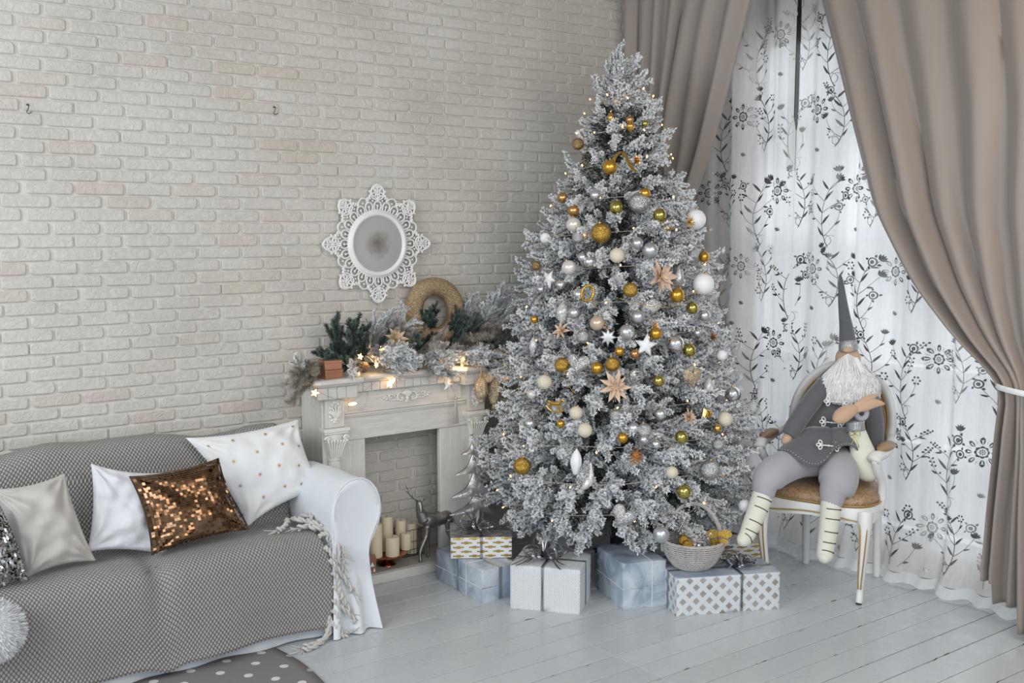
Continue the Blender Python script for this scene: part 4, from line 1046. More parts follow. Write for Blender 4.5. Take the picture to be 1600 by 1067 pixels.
for a in [
 (903,225,9,'bronze','bronze glitter bauble at the upper left edge of the tree'),
 (953,261,11,'gold','bright satin gold bauble under the gold glitter ribbon near the top'),
 (930,305,8,'silver','silver bauble just above the large olive one, upper left of the tree'),
 (879,309,8,'copper','small copper bauble at the left edge, third ornament from the top'),
 (896,329,9,'copper','copper bauble just above a pearl bauble on the upper left'),
 (896,351,11,'pearl','pearl bauble directly below the copper one on the upper left'),
 (963,324,10,'olive','olive gold mirror bauble left of the large silver glitter ball'),
 (998,317,15,'silver_glitter','large silver glitter bauble high in the middle of the tree'),
 (1008,302,8,'gold','small gold bauble half behind the large silver glitter ball'),
 (1031,336,10,'olive','olive gold mirror bauble at the upper right'),
 (1043,352,8,'gold','matt gold bauble just below the upper right olive bauble'),
 (1087,343,15,'white','large white frosted bauble at the right edge beside the drape'),
 (939,364,15,'gold_glitter','largest gold glitter bauble, upper middle of the tree'),
 (903,371,9,'silver_glitter','silver glitter bauble left of the largest gold ball'),
 (852,372,8,'white','white frosted bauble at the left edge above the brick wall'),
 (996,380,9,'silver','satin silver bauble left of a larger pearly silver one, upper right'),
 (1016,391,12,'silver','pearly silver bauble above the peach poinsettia'),
 (1100,401,8,'gold','gold bauble at the far right edge, above the lower white ball'),
 (1084,397,8,'silver_glitter','small silver glitter bauble touching the gold one at the right edge'),
 (964,399,11,'cream_ball','cream bauble with a gold star below the largest gold ball'),
 (889,418,11,'pearl','large pearl bauble on the left above the ivory drop'),
 (910,402,7,'silver','little silver bauble behind the green-tinted silver one'),
 (921,409,9,'mirror','shiny silver bauble right of the large pearl one'),
 (838,415,7,'bronze','bronze bauble at the left edge, level with the pearl ball'),
 (876,445,7,'mirror','small mirror bauble left of the gold glitter ring'),
 (905,460,10,'mirror','mirror silver bauble touching the gold glitter ring'),
 (985,453,11,'gold_glitter','gold glitter bauble left of the peach poinsettia'),
 (1058,461,11,'gold','satin gold bauble below the silver glitter drop on the right'),
 (1099,444,16,'white','largest white bauble at the right edge, in front of the sheer curtain'),
 (1082,481,9,'olive','olive gold bauble on the right under the largest white one'),
 (1101,493,9,'silver','pearly silver bauble at the right edge under the olive one'),
 (897,489,9,'silver','dull silver bauble right of the ivory drop'),
 (933,505,11,'rose','rose pearl bauble in the middle of the tree'),
 (997,495,10,'silver','pale silver bauble above the larger grey silver one, mid tree'),
 (980,519,12,'silver','large grey silver bauble left of the white felt star'),
 (911,526,10,'silver_glitter','silver glitter bauble left below the rose pearl one'),
 (1025,521,9,'gold','matt gold bauble just above the white felt star'),
 (1056,537,13,'mirror','big mirror silver bauble right of the white felt star'),
 (1077,547,10,'olive','olive gold bauble touching the big mirror silver one'),
 (878,570,11,'gold_glitter','gold glitter bauble left of the silver heart'),
 (957,569,11,'gold_glitter','gold glitter bauble above the large peach poinsettia'),
 (933,575,9,'gold','gold bauble half hidden by needles, right of the silver heart'),
 (968,549,7,'gold','small gold bauble left below the white felt star'),
 (992,553,7,'copper','small copper bauble below the white felt star'),
 (1029,595,9,'olive','olive gold bauble left of the gold heart'),
 (851,597,11,'cream_ball','cream bauble alone on the middle left edge'),
 (831,616,7,'pearl','small pearl bauble at the left edge below the cream one'),
 (1145,616,12,'mirror','mirror silver bauble at the right edge, level with the gold heart'),
 (1128,555,8,'white','white bauble at the right edge beside the brown flower'),
 (900,645,10,'cream_ball','cream bauble right of the gold rocking horse'),
 (914,672,11,'cream_ball','cream bauble with gold stars under the plain cream one'),
 (828,662,8,'silver','silver bauble at the lower left, above the big gold one'),
 (963,650,10,'silver_glitter','silver glitter bauble below the large peach poinsettia'),
 (990,669,9,'silver','left one of the pair of silver baubles low in the middle'),
 (1007,673,11,'silver_glitter','right one of the pair of silver baubles low in the middle'),
 (1006,687,7,'silver','silver bauble hanging under the low pair of silver ones'),
 (1025,694,7,'mirror','small mirror bauble above the orange pinecone, to its right'),
 (1032,647,9,'mirror','mirror bauble with peach reflections right of centre, low'),
 (1133,655,11,'cream_ball','cream bauble at the lower right edge'),
 (1065,683,10,'olive','dull olive gold bauble low on the right half'),
 (1121,669,6,'gold_shiny','tiny bright gold bauble left below the right cream one'),
 (1122,695,9,'silver_glitter','grey glitter bauble above the largest low silver ball'),
 (1109,734,15,'silver_glitter','largest silver glitter bauble at the lower right'),
 (1050,738,9,'cream_ball','beige bauble half hidden left of the largest low silver ball'),
 (816,728,13,'gold_glitter','large gold glitter bauble at the lower left'),
 (973,684,8,'gold','gold bauble left above the orange pinecone'),
 (1069,768,11,'olive','bright olive gold bauble hanging just above the basket'),
 (835,499,6,'gold','tiny gold bauble at the left edge near the mantel greenery'),
 (984,187,6,'copper','small copper bauble near the tree top, right of the gold cone'),
 (1008,193,5,'olive','tiny olive bauble near the tree top at right'),
 (876,662,6,'gold','small gold bauble right of the lowest left silver one'),
 (1090,520,6,'silver','small dull silver bauble near the right edge, mid height'),
 (845,452,6,'silver','tiny silver bauble at the left edge below the bronze one'),
]: bauble(*a[:5], group=G)
# one white ball on a wire by the gnome's foot, a silver ball low behind the basket
o = bauble(D(1164, 790, 4.95), 0, 10*4.95/CF, 'white', 'white ball hanging free beside the gnome\'s left stocking')
MB().tube([(0, 0, 1.2), (1.0, 1.5, 5), (2.2, 3, 11)], .05, 4).build('hanging_wire', M['cable'], o)
bauble(D(1033, 835, 4.62), 0, 13*4.62/CF, 'silver', 'silver ball between the marbled gift and the wicker basket')

# drops
def lathe_orn(px, py, hw, hh, mk, label, prof=None, ribs=0, cat='ornament', off=0, rot=0, name='drop_ornament'):
    p = on_tree(px, py, off); k = depth(p)/CF
    prof = prof or [(.001, -1), (.35, -.82), (.75, -.45), (1, -.05), (.9, .35), (.55, .72), (.2, .93), (.12, 1)]
    mb = MB(); P = catmull([Vector((a, b, 0)) for a, b in prof], 4)
    mb.lathe([(max(q.x, .0005)*hw*k, q.y*hh*k) for q in P], 28, None, ribs, .06)
    o = mb.build(name, M[mk], None, auto=80); o.location = p; o.rotation_euler = (.05, rot, YAW); tag(o, label, cat)
    MB().lathe([(.0028, hh*k*.98), (.003, hh*k+.006)], 10).tube([(0, 0, hh*k+.006), (.004, 0, hh*k+.012), (0, 0, hh*k+.018)], .0006, 5).build('cap', M['cap'], o)
    return o
lathe_orn(1060, 435, 9, 19, 'silver_glitter', 'tall silver glitter drop right of the peach poinsettia')
lathe_orn(879, 489, 10, 18, 'ivory', 'ivory glazed drop ornament on the left half of the tree')
lathe_orn(1107, 606, 8, 17, 'ivory', 'ivory drop ornament right of the gold heart')
lathe_orn(900, 722, 9, 21, 'white', 'white ribbed drop ornament low on the left half', ribs=9)
lathe_orn(954, 184, 5, 9, 'gold_shiny', 'small gold cone-shaped ornament near the tree top')
lathe_orn(985, 200, 7, 8, 'gold_shiny', 'small shiny gold heart-like drop near the tree top', [(.001, -1), (.6, -.4), (1, .3), (.8, .8), (.3, .9), (.1, 1)])
lathe_orn(833, 541, 6, 15, 'ivory', 'slim ivory drop at the left edge above the mantel end')
# glass bird-like slipper ornament
p = on_tree(920, 745, .01); k = depth(p)/CF
o = MB().tube([CRT*3*k+CUP*22*k, CRT*4*k+CUP*10*k, CRT*3*k, CRT*-1*k-CUP*9*k, CRT*-8*k-CUP*16*k, CRT*-11*k-CUP*17*k], [.002*1, 3*k, 5*k, 6.5*k, 5*k, 2*k], 14, k=4).build('glass_slipper_ornament', M['ivory'], None, auto=180); o.location = p; tag(o, 'pale green-silver slipper-shaped glass ornament beside the white ribbed drop', 'ornament')
tag(MB().tube([(-.004, 0, 0), (-.002, 0, .012), (.004, 0, 0)], .0008, 5).build('hook', M['cap'], o, loc=CRT*3*k+CUP*20*k), None)

def local_frame(o, p, roll=0, tilt=0):
    # faces the open side of the room: local X right, local Z up, local -Y outward from the tree axis
    out = Vector((p.x-TX, p.y-TY, 0)); az = math.atan2(out.y, out.x)
    o.matrix_world = Matrix.Translation(p) @ Matrix.Rotation(az+PI/2, 4, 'Z') @ Matrix.Rotation(tilt, 4, 'X') @ Matrix.Rotation(roll, 4, 'Y')
def puffy(poly, R, T, name, m, seg=6):
    # pillow-shaped solid over an outline of (x,z)
    n = len(poly); mb = MB()
    for sgn in (-1, 1):
        base = len(mb.v)
        for q in range(seg):
            t = q/seg
            for a, b in poly: mb.v.append((a*R*(1-t), sgn*T*math.sqrt(1-(1-t)**2), b*R*(1-t)))
        mb.v.append((0, sgn*T, 0))
        for q in range(seg-1):
            for j in range(n): f = (base+q*n+j, base+q*n+(j+1) % n, base+(q+1)*n+(j+1) % n, base+(q+1)*n+j); mb.f.append(f[::sgn]); mb.mi.append(0)
        for j in range(n): f = (base+(seg-1)*n+j, base+(seg-1)*n+(j+1) % n, base+seg*n); mb.f.append(f[::sgn]); mb.mi.append(0)
    return mb.build(name, m, None, auto=50)
heartp = []
for i in range(36):
    t = 2*PI*i/36; heartp.append((16*math.sin(t)**3/16, (13*math.cos(t)-5*math.cos(2*t)-2*math.cos(3*t)-math.cos(4*t))/16))
def starp(n=5, inner=.45): return [((1 if i % 2 == 0 else inner)*math.sin(PI*i/n), (1 if i % 2 == 0 else inner)*math.cos(PI*i/n)) for i in range(2*n)]
def orn(px, py, rpx, poly, T, mk, label, name, roll=0, off=.02, cat='ornament'):
    p = on_tree(px, py, off); k = depth(p)/CF; o = puffy(poly, rpx*k, T*rpx*k, name, M[mk]); local_frame(o, p, roll); tag(o, label, cat)
    MB().tube([(0, 0, poly[0][1]*rpx*k*.8), (0, .004, rpx*k*1.3)], .0007, 5).build('hanging_loop', M['cap'], o); return o
orn(903, 568, 19, heartp, .35, 'beads_silver', 'silver beaded heart on the left half of the tree', 'heart_ornament', .1)
orn(1082, 589, 18, heartp, .35, 'beads_gold', 'champagne beaded heart on the right half of the tree', 'heart_ornament', -.05)
orn(974, 806, 20, heartp, .35, 'beads_silver', 'silver beaded heart hanging lowest, above the marbled gift', 'heart_ornament', .5)
orn(1009, 540, 20, starp(), .3, 'white', 'white felt star in the middle of the tree', 'star_ornament', .15, .03)
orn(858, 436, 15, starp(), .3, 'white', 'white star at the left edge of the tree', 'star_ornament', .5, .01)
orn(1020, 478, 17, [(1, 0), (.55, .5), (0, .75), (-.55, .5), (-1, 0), (-.5, -.45), (0, -.8), (.5, -.45)], .3, 'beads_silver', 'wide silver beaded lozenge right of centre', 'beaded_ornament')
orn(950, 527, 15, starp(8, .5), .2, 'petal_silver', 'silver glitter snowflake flower in the middle', 'snowflake_ornament')
orn(1104, 646, 9, [(1, -.8), (1, .8), (-1, .8), (-1, -.8)], .8, 'gold_shiny', 'little gold parcel ornament at the lower right', 'parcel_ornament', .2)
orn(962, 158, 6, starp(6, .5), .3, 'petal_gold', 'tiny champagne star near the tree top', 'star_ornament')
# rocking horse
p = on_tree(868, 631, .03); k = depth(p)/CF
ro = MB(); s_ = 18*k
ro.tube([(-.9*s_, 0, -.35*s_), (-.5*s_, 0, -.62*s_), (0, 0, -.72*s_), (.5*s_, 0, -.62*s_), (.95*s_, 0, -.3*s_)], .07*s_, 8, k=4)
ro.tube([(-.55*s_, 0, .05*s_), (-.1*s_, 0, .0), (.35*s_, 0, .12*s_)], [.17*s_, .2*s_, .18*s_], 10, k=3).tube([(.3*s_, 0, .12*s_), (.5*s_, 0, .42*s_), (.62*s_, 0, .52*s_), (.85*s_, 0, .38*s_)], [.15*s_, .11*s_, .12*s_, .06*s_], 8, k=3)
for a, b in ((-.5, -.62), (-.38, -.4), (.3, .42), (.42, .6)): ro.tube([(a*s_, .03*s_, 0), (b*s_, .03*s_, -.6*s_)], [.09*s_, .05*s_], 6)
ro.tube([(-.6*s_, 0, .1*s_), (-.8*s_, 0, .05*s_), (-.9*s_, 0, -.2*s_)], [.05*s_, .08*s_, .03*s_], 6, k=3)
o = ro.build('rocking_horse_ornament', M['gold_shiny'], None, auto=80); local_frame(o, p, .15); tag(o, 'gold rocking horse ornament on the lower left of the tree', 'ornament')
# pinecones
def pinecone(name, m1, m2, R, H, parent=None, n=60):
    mb = MB(); mb.ball((0, 0, 0), R*.5, 10, 8, (1, 1, H/R))
    for i in range(n):
        t = (i+.5)/n; z = -H+2*H*t; r_ = R*math.sin(PI*min(1, .12+t*.86))**.7; a = i*2.39996; c, s = math.cos(a), math.sin(a)
        rad = Vector((c, s, 0)); tn = Vector((-s, c, 0)); b = Vector((c*r_*.35, s*r_*.35, z)); e = rad*r_+Vector((0, 0, z-.25*R+t*.2*R)); w = R*.22*math.sin(PI*(.15+t*.75))
        up_ = Vector((0, 0, R*.06))
        mb.cur = 0; mb.add([b-tn*w*.5, b+tn*w*.5, e+tn*w, e-tn*w, e+tn*w+up_, e-tn*w+up_], [(0, 1, 2, 3), (3, 2, 4, 5), (0, 5, 4, 1)])
        mb.cur = 1; e2 = e+rad*R*.03; mb.add([e-tn*w, e+tn*w, e2+up_*1.4], [(0, 1, 2)])
    return mb.build(name, [m1, m2], parent, smooth=False)
def put_cone(p, R, H, d, m1, m2, label, n=60):
    o = pinecone('pinecone', m1, m2, R, H, None, n); o.matrix_world = Matrix.Translation(p) @ vec(d).to_track_quat('Z', 'Y').to_matrix().to_4x4(); tag(o, label, 'pinecone'); return o
p = on_tree(994, 711, .03); put_cone(p, .032, .036, (.1, -.1, 1), M['cone_orange'], M['goldline'], 'orange pinecone low in the middle of the tree', 45)
# flowers
def petal_mesh(L, w, m, curl=.25):
    mb = MB()
    def f(u, v):
        a = 2*u-1; ww = w*math.sin(PI*min(1, .06+.94*v)**.75)**.9*(1-v*.15) if v < .995 else 0
        return Vector((L*v, a*ww, L*curl*(v-.9*v*v)+abs(a)*ww*.25))
    mb.grid(f, 4, 8); me = mb.mesh('petal', m, True); return me
PET = {}
def flower(p, n_out, R, mk, label, nrm, layers=3, group=None, cat='flower', curl=.25, nm='poinsettia', wide=.2):
    key = (mk, round(R, 3), curl, wide)
    if key not in PET: PET[key] = [petal_mesh(R*f, R*f*wide, M[mk], curl) for f in (1, .75, .5)]
    o = bpy.data.objects.new(nm, None); COL.objects.link(o); q = vec(nrm).to_track_quat('Z', 'Y'); o.matrix_world = Matrix.Translation(p) @ q.to_matrix().to_4x4(); tag(o, label, cat, group)
    r = random.Random(int(R*1e4)+n_out)
    for l in range(layers):
        nn = n_out-l
        for i in range(nn):
            a = 2*PI*i/nn+l*.4+r.uniform(-.12, .12)
            link('petal', PET[key][l], o, (0, 0, .004*l), (0, -(.15+.35*l)+r.uniform(-.15, .15), a), r.uniform(.85, 1.1))
    c = MB()
    for i in range(9): c.ball((.006*math.cos(i*2.4)*(i/9)**.5*R/.08, .006*math.sin(i*2.4)*(i/9)**.5*R/.08, .012), .0028*R/.08+.0008, 6, 5)
    c.build('stamens', M['gold_glitter'], o); return o
def tree_flower(px, py, rpx, mk, label, n=7, tilt=(0, 0, .1), **k):
    k.setdefault('wide', .17); k.setdefault('curl', .45); n += 1 if 'nm' not in k else 0
    p = on_tree(px, py, .03); out = Vector((p.x-TX, p.y-TY, 0)).normalized()+Vector(tilt); return flower(p, n, rpx*depth(p)/CF, mk, label, out, **k)
tree_flower(1030, 432, 33, 'petal_peach', 'peach poinsettia turned sideways on the upper right of the tree', 6, (.2, -.9, .1), curl=.35)
tree_flower(962, 604, 27, 'petal_peach', 'largest peach poinsettia facing forward in the middle of the tree', 8)
tree_flower(878, 517, 18, 'petal_peach', 'small peach poinsettia under the ivory drop', 6, (-.3, 0, .4))
tree_flower(1075, 652, 17, 'petal_peach', 'pale peach poinsettia low on the right half', 6, (.3, 0, .3))
tree_flower(1110, 528, 18, 'petal_brown', 'bronze-brown flower at the right edge', 6, (.4, 0, .4))
tree_flower(1075, 347, 17, 'gold_shiny', 'spiky gold burst in front of the upper white ball', 14, (.1, 0, .1), nm='burst_ornament', cat='ornament', wide=.045)
tree_flower(995, 250, 10, 'copper', 'small copper flower right of the gold glitter ribbon', 6)
tree_flower(1023, 508, 9, 'gold_shiny', 'small spiky gold sprig above the white felt star', 10, nm='sprig_ornament', cat='ornament', wide=.05)
# glitter ribbon, ring and wire ball
p0 = [on_tree(x, y, .03) for x, y in ((955, 262), (961, 245), (971, 238), (979, 246), (984, 258), (993, 268))]
o = MB().tube(p0, .012, 8, k=5, flat=(1, .22)).build('glitter_ribbon', M['gold_glitter'], None, auto=80); tag(o, 'champagne glitter ribbon looped near the tree top', 'ribbon')
p = on_tree(918, 458, .04); o = MB().tube([(.028*math.cos(a), 0, .036*math.sin(a)) for a in [i*PI/12 for i in range(24)]], .006, 8, close=True).build('glitter_ring_ornament', M['gold_glitter'], None, auto=80); local_frame(o, p, .4); o.rotation_euler.z += .7; tag(o, 'gold glitter ring beside the mirror bauble on the left', 'ornament')
p = on_tree(995, 588, .02); wb = MB(); rw = random.Random(2)
for k in range(9):
    T = Matrix.Rotation(rw.uniform(0, PI), 3, 'X') @ Matrix.Rotation(rw.uniform(0, PI), 3, 'Z'); wb.tube([T @ Vector((.036*math.cos(a), .036*math.sin(a), 0)) for a in [i*PI/10 for i in range(20)]], .0016, 5, close=True)
o = wb.build('wire_ball_ornament', M['silver_glitter'], None); o.location = p; tag(o, 'silver wire ball right of the largest peach poinsettia', 'ornament')
# bead strings
def beads(pts, r, m, label, k=6):
    pl = catmull([vec(q) for q in pts], 12); out = [pl[0]]; 
    for q in pl:
        if (q-out[-1]).length >= r*2.1: out.append(q)
    mb = MB()
    for q in out: mb.ball(q, r, 6, 5)
    o = mb.build('bead_string', m, None, auto=180); tag(o, label, 'beads', None, 'stuff'); return o
beads([on_tree(x, y, .03) for x, y in ((920, 440), (930, 475), (940, 495), (948, 515))], .0028, M['gold_shiny'], 'short string of gold beads above the rose pearl bauble')
beads([on_tree(x, y, .03) for x, y in ((965, 465), (1000, 475), (1040, 480), (1075, 470), (1100, 440))], .0028, M['gold_shiny'], 'long string of gold beads swagged across the right middle of the tree')
beads([on_tree(x, y, .03) for x, y in ((880, 590), (890, 605), (900, 615))], .0028, M['gold_shiny'], 'short string of gold beads under the silver heart')
beads([on_tree(x, y, .05) for x, y in ((1080, 770), (1077, 795), (1068, 815), (1060, 830))], .003, M['pearl'], 'string of pearl beads hanging down towards the basket')
# fairy lights: a cable wound round the crown with warm bulbs
fl = empty('fairy_lights', (TX, TY, 0), 'string of tiny warm fairy lights wound around the Christmas tree', 'lights')
pl = []; rl = random.Random(31)
for i in range(420):
    t = i/419; z = .32+2.05*t; a = t*2*PI*13; R = trad(z)*rl.uniform(.84, .97); q = Vector((TX+R*math.cos(a), TY+R*math.sin(a), z))
    if q.y > 4.5: q.y = 4.5
    pl.append(q-Vector((TX, TY, 0)))
MB().tube(pl, .0013, 4).build('cable', M['cable'], fl)
bm_ = MB().ball((0, 0, 0), .0034, 8, 6, (1, 1, 1.7)).mesh('bulb', M['bulb'], True); nb = 0
for i in range(0, 420):
    q = pl[i]; az = math.atan2(q.y, q.x)
    if math.cos(az-camaz) < -.15 or nb > 110: continue
    if i % 3: continue
    out = Vector((q.x, q.y, 0)).normalized(); link('bulb', bm_, fl, q+out*rl.uniform(.0, .035)+Vector((0, 0, rl.uniform(-.03, .02))), (rl.uniform(-1, 1), rl.uniform(-1, 1), 0)); nb += 1

# ---------------------------------------------------------------- on the mantel
ZM = 1.02
wrt = hit(680, 486, 1, 4.54)
o = MB().tube([(.125*math.cos(a), .0, .125*math.sin(a)) for a in [i*PI/20 for i in range(40)]], .046, 16, close=True).build('ring_wreath', M['wreath'], None, auto=180); o.location = wrt; o.rotation_euler = (-.12, 0, 0); tag(o, 'thick champagne glitter ring leaning on the wall above the mantel', 'wreath')
gar = empty('garland', (2.69, 4.45, ZM), 'frosted fir garland lying along the mantel shelf', 'garland')
MB().tube([(2.06, 4.40, ZM+.0), (2.2, 4.45, ZM+.03), (2.45, 4.47, ZM+.035), (2.8, 4.46, ZM+.03), (3.1, 4.43, ZM+.03), (3.33, 4.36, ZM+.0)], .008, 6, k=5).build('stem', M['bark'], None)
o = COL.objects[-1]; o.parent = gar; o.matrix_parent_inverse = gar.matrix_world.inverted() if False else Matrix.Translation((-2.69, -4.45, -ZM))
rg_ = random.Random(17)
def gspray(px, py, dx, dz, kind, sc=1.0, y=4.44, dy=-.2, name='branch'):
    # base px; direction in the wall plane
    if kind is not TIN and sc > 0:
        for _ in range(2): gspray(px+rg_.uniform(-9, 9), py+rg_.uniform(-5, 5), dx+rg_.uniform(-.45, .45), dz+rg_.uniform(-.3, .3), kind, -sc*rg_.uniform(.75, 1), y+rg_.uniform(-.03, .02), dy+rg_.uniform(-.3, .2))
    sc = abs(sc); p = hit(px, py, 1, y); d = Vector((dx, dy, dz)).normalized()
    me = kind[rg_.randrange(len(kind))]
    o = bpy.data.objects.new(name, me); COL.objects.link(o); o.parent = gar
    o.matrix_local = Matrix.Translation(p-Vector((2.69, 4.45, ZM))) @ orient(d, rg_.uniform(-1, 1)) @ Matrix.Diagonal((sc, sc, sc, 1)); return o
for a in [(545, 572, -.35, 1, GRN, 1.15, 4.47, -.05), (530, 575, -.8, .6, GRN, .8, 4.46, -.2), (572, 566, -.25, 1, GRN, 1.05, 4.48, 0), (590, 560, .2, .7, GRN, .7, 4.48, -.2), (552, 575, -1, .35, GRN, .8, 4.44, -.3),
          (668, 545, .15, 1, GRN, .95, 4.5, 0), (700, 540, .5, .9, GRN, .95, 4.5, -.1), (725, 530, .9, .4, GRN, .8, 4.5, -.1), (660, 550, -.5, .5, GRN, .8, 4.46, -.4), (690, 555, .9, .1, GRN, .9, 4.44, -.4), (680, 520, -.1, 1, GRN, .7, 4.5, -.1), (700, 525, .3, .8, GRN, .7, 4.5, -.1), (745, 545, 1, 0, GRN, .9, 4.44, -.4), (770, 560, -.6, -.1, GRN, .8, 4.42, -.5), (790, 550, .6, .1, GRN, .8, 4.42, -.5),
          (500, 590, -.9, .45, WHT, .7, 4.40, -.2), (585, 545, .3, 1, WHT, .8, 4.48, -.1), (610, 530, .4, .8, WHT, .8, 4.5, -.1), (575, 560, .4, .2, WHT, .9, 4.42, -.8), (600, 562, .2, .1, WHT, .9, 4.42, -.9), (625, 560, -.3, .3, WHT, .9, 4.42, -.8), (648, 560, .3, .2, WHT, .8, 4.44, -.8),
          (640, 545, -.8, .4, WHT, .7, 4.46, -.3), (730, 520, .1, 1, WHT, .9, 4.5, -.05), (750, 525, .5, .8, WHT, .9, 4.48, -.1), (770, 530, .15, 1.1, WHT, 1.2, 4.46, -.05), (785, 535, .4, 1, WHT, 1.05, 4.44, -.1), (800, 545, .7, .6, WHT, .9, 4.42, -.2),
          (715, 560, .2, .2, WHT, .9, 4.40, -.9), (740, 562, -.2, .1, WHT, .9, 4.40, -.9), (760, 565, .2, -.1, WHT, 1, 4.38, -.8), (780, 560, .5, -.2, WHT, .9, 4.38, -.7), (700, 560, -.4, .2, WHT, .8, 4.42, -.8), (560, 585, -.5, .1, WHT, .6, 4.40, -.5), (595, 580, .7, .0, WHT, .6, 4.40, -.6), (680, 570, 0, .1, WHT, .8, 4.40, -.9), (805, 565, .9, .2, WHT, .9, 4.36, -.4), (620, 575, .2, .1, WHT, .6, 4.38, -.8),
          (495, 580, -1, -.25, GLD, 1.0, 4.36, -.2), (505, 582, -1, .15, GLD, .9, 4.38, -.1), (490, 590, -1, -.7, GLD, .9, 4.34, -.2), (640, 550, -.4, 1, GLD, .8, 4.46, -.1), (690, 545, -.6, .2, GLD, .9, 4.42, -.5), (710, 540, .7, .3, GLD, .9, 4.42, -.5), (800, 535, .8, .3, GLD, 1.1, 4.42, -.2), (815, 545, .6, .7, GLD, 1.0, 4.40, -.2), (790, 520, .3, .9, GLD, .9, 4.44, -.1), (745, 530, .3, .4, GLD, .8, 4.42, -.5)]:
    gspray(*a)
for px, py in ((670, 572), (690, 580), (702, 545)): gspray(px, py, .1, -.25, TIN, 1.0, 4.36, -1, 'tinsel_sprig')
gf = 'flowers in the mantel garland'
flower(hit(618, 530, 1, 4.40), 9, .062, 'petal_gold', 'champagne poinsettia in the garland left of the ring wreath', (-.2, -1, .5))
flower(hit(737, 534, 1, 4.40), 8, .055, 'petal_peach', 'rose poinsettia in the garland under the right side of the ring wreath', (0, -1, .5))
flower(hit(806, 566, 1, 4.30), 9, .062, 'petal_peach', 'peach poinsettia at the right end of the mantel beside the tree', (-.3, -1, .1))
flower(hit(828, 547, 1, 4.30), 6, .055, 'petal_white', 'white poinsettia at the garland end touching the tree', (0, -.8, .8))
flower(hit(668, 562, 1, 4.36), 8, .042, 'petal_silver', 'silver flower in the garland between the two pinecones and the glow', (.1, -1, .4))
flower(hit(684, 548, 1, 4.37), 7, .036, 'petal_silver', 'smaller silver flower to the upper right of the first silver one', (.3, -1, .5))
pc = [put_cone(hit(569, 573, 1, 4.345), .026, .026, (.05, -.8, .5), M['cone'], M['cone_tip'], 'brown frosted pinecone on the mantel, near the copper boxes', 50),
      put_cone(hit(650, 572, 1, 4.35), .024, .024, (.2, -.8, .4), M['cone'], M['cone_tip'], 'brown frosted pinecone on the mantel, under the champagne flower', 50)]
bauble(hit(651, 557, 1, 4.37), 0, .013, 'gold_shiny', 'bright gold ball in the garland above the right pinecone')
bauble(hit(696, 561, 1, 4.37), 0, .016, 'gold_shiny', 'gold ball in the garland right of the silver flowers')
o = puffy(starp(6, .6), .017, .006, 'wooden_star', M['petal_peach']); o.location = hit(579, 541, 1, 4.42); tag(o, 'small pale wooden star stuck in the garland at left', 'ornament')
# copper boxes (stack of two)
for k, (x0, x1, y0, y1, z0, z1, lab, rz) in enumerate(((-.045, .045, -.038, .038, 0, .040, 'lower copper foil box with a bright lid at the left end of the mantel', .05), (-.040, .044, -.036, .036, 0, .042, 'upper copper foil box stacked at the left end of the mantel', -.06))):
    c = Vector((2.262, 4.375, ZM+.0005+k*.0405)); o = boxmb(x0, x1, y0, y1, z0, z1-.008).build('copper_box', M['copper_box'], None, c); o.rotation_euler.z = rz; bev(o, .002)
    l_ = boxmb(x0-.0015, x1+.0015, y0-.0015, y1+.0015, z1-.0125, z1).build('lid', M['copper_box'], o); bev(l_, .0015); tag(o, lab, 'box')
# star-shaped fairy lights along the mantel
sl = empty('star_lights', (2.69, 4.3, 1.0), 'string of glowing star lamps trailing over the mantel front', 'lights'); so_ = Vector((2.69, 4.3, 1.0))
SM = puffy(starp(5, .5), 1, .35, 'tmp', M['starlamp'], 4); sme = SM.data; sme.name = 'star_lamp'; bpy.data.objects.remove(SM)
def lampat(px, py, y, s, ro=(0, 0, 0)):
    p = hit(px, py, 1, y); link('star_lamp', sme, sl, p-so_, ro, s); return p-so_
P = [lampat(492, 614, 4.30, .020, (.2, .3, -.3)), lampat(551, 631, 4.375, .021, (1.35, 0, .2)), lampat(609, 599, 4.35, .024, (0, .2, .2)), lampat(615, 594, 4.345, .016, (.4, .6, .8))]
for px, py, y, s in ((563, 557, 4.40, .017), (583, 560, 4.38, .016), (597, 545, 4.42, .018), (560, 582, 4.375, .014), (588, 570, 4.37, .016), (633, 562, 4.38, .016), (640, 575, 4.375, .018), (633, 578, 4.37, .015), (626, 566, 4.39, .015), (705, 573, 4.37, .015), (722, 573, 4.37, .015), (797, 575, 4.34, .018), (800, 563, 4.36, .018), (793, 545, 4.38, .015)):
    lampat(px, py, y, s, (rg_.uniform(-.4, .4), rg_.uniform(0, 1), rg_.uniform(-.5, .5)))
cp_ = [hit(x, y, 1, yy)-so_ for x, y, yy in ((492, 608, 4.30), (510, 618, 4.31), (530, 624, 4.38), (551, 626, 4.378), (575, 606, 4.37), (598, 590, 4.35), (609, 595, 4.345), (622, 588, 4.35), (640, 578, 4.37), (670, 582, 4.35), (705, 574, 4.36), (750, 575, 4.32), (797, 572, 4.33))]
MB().tube(cp_, .0011, 5, k=5).build('cable', M['cable'], sl)
for px, py, y in ((573, 565, 4.34), (633, 568, 4.33), (797, 570, 4.28), (714, 570, 4.33)):
    l = bpy.data.lights.new('lamp_glow', 'POINT'); l.energy = .35; l.color = (1, .62, .28); l.shadow_soft_size = .02; lo = bpy.data.objects.new('lamp_glow', l); COL.objects.link(lo); lo.location = hit(px, py, 1, y)
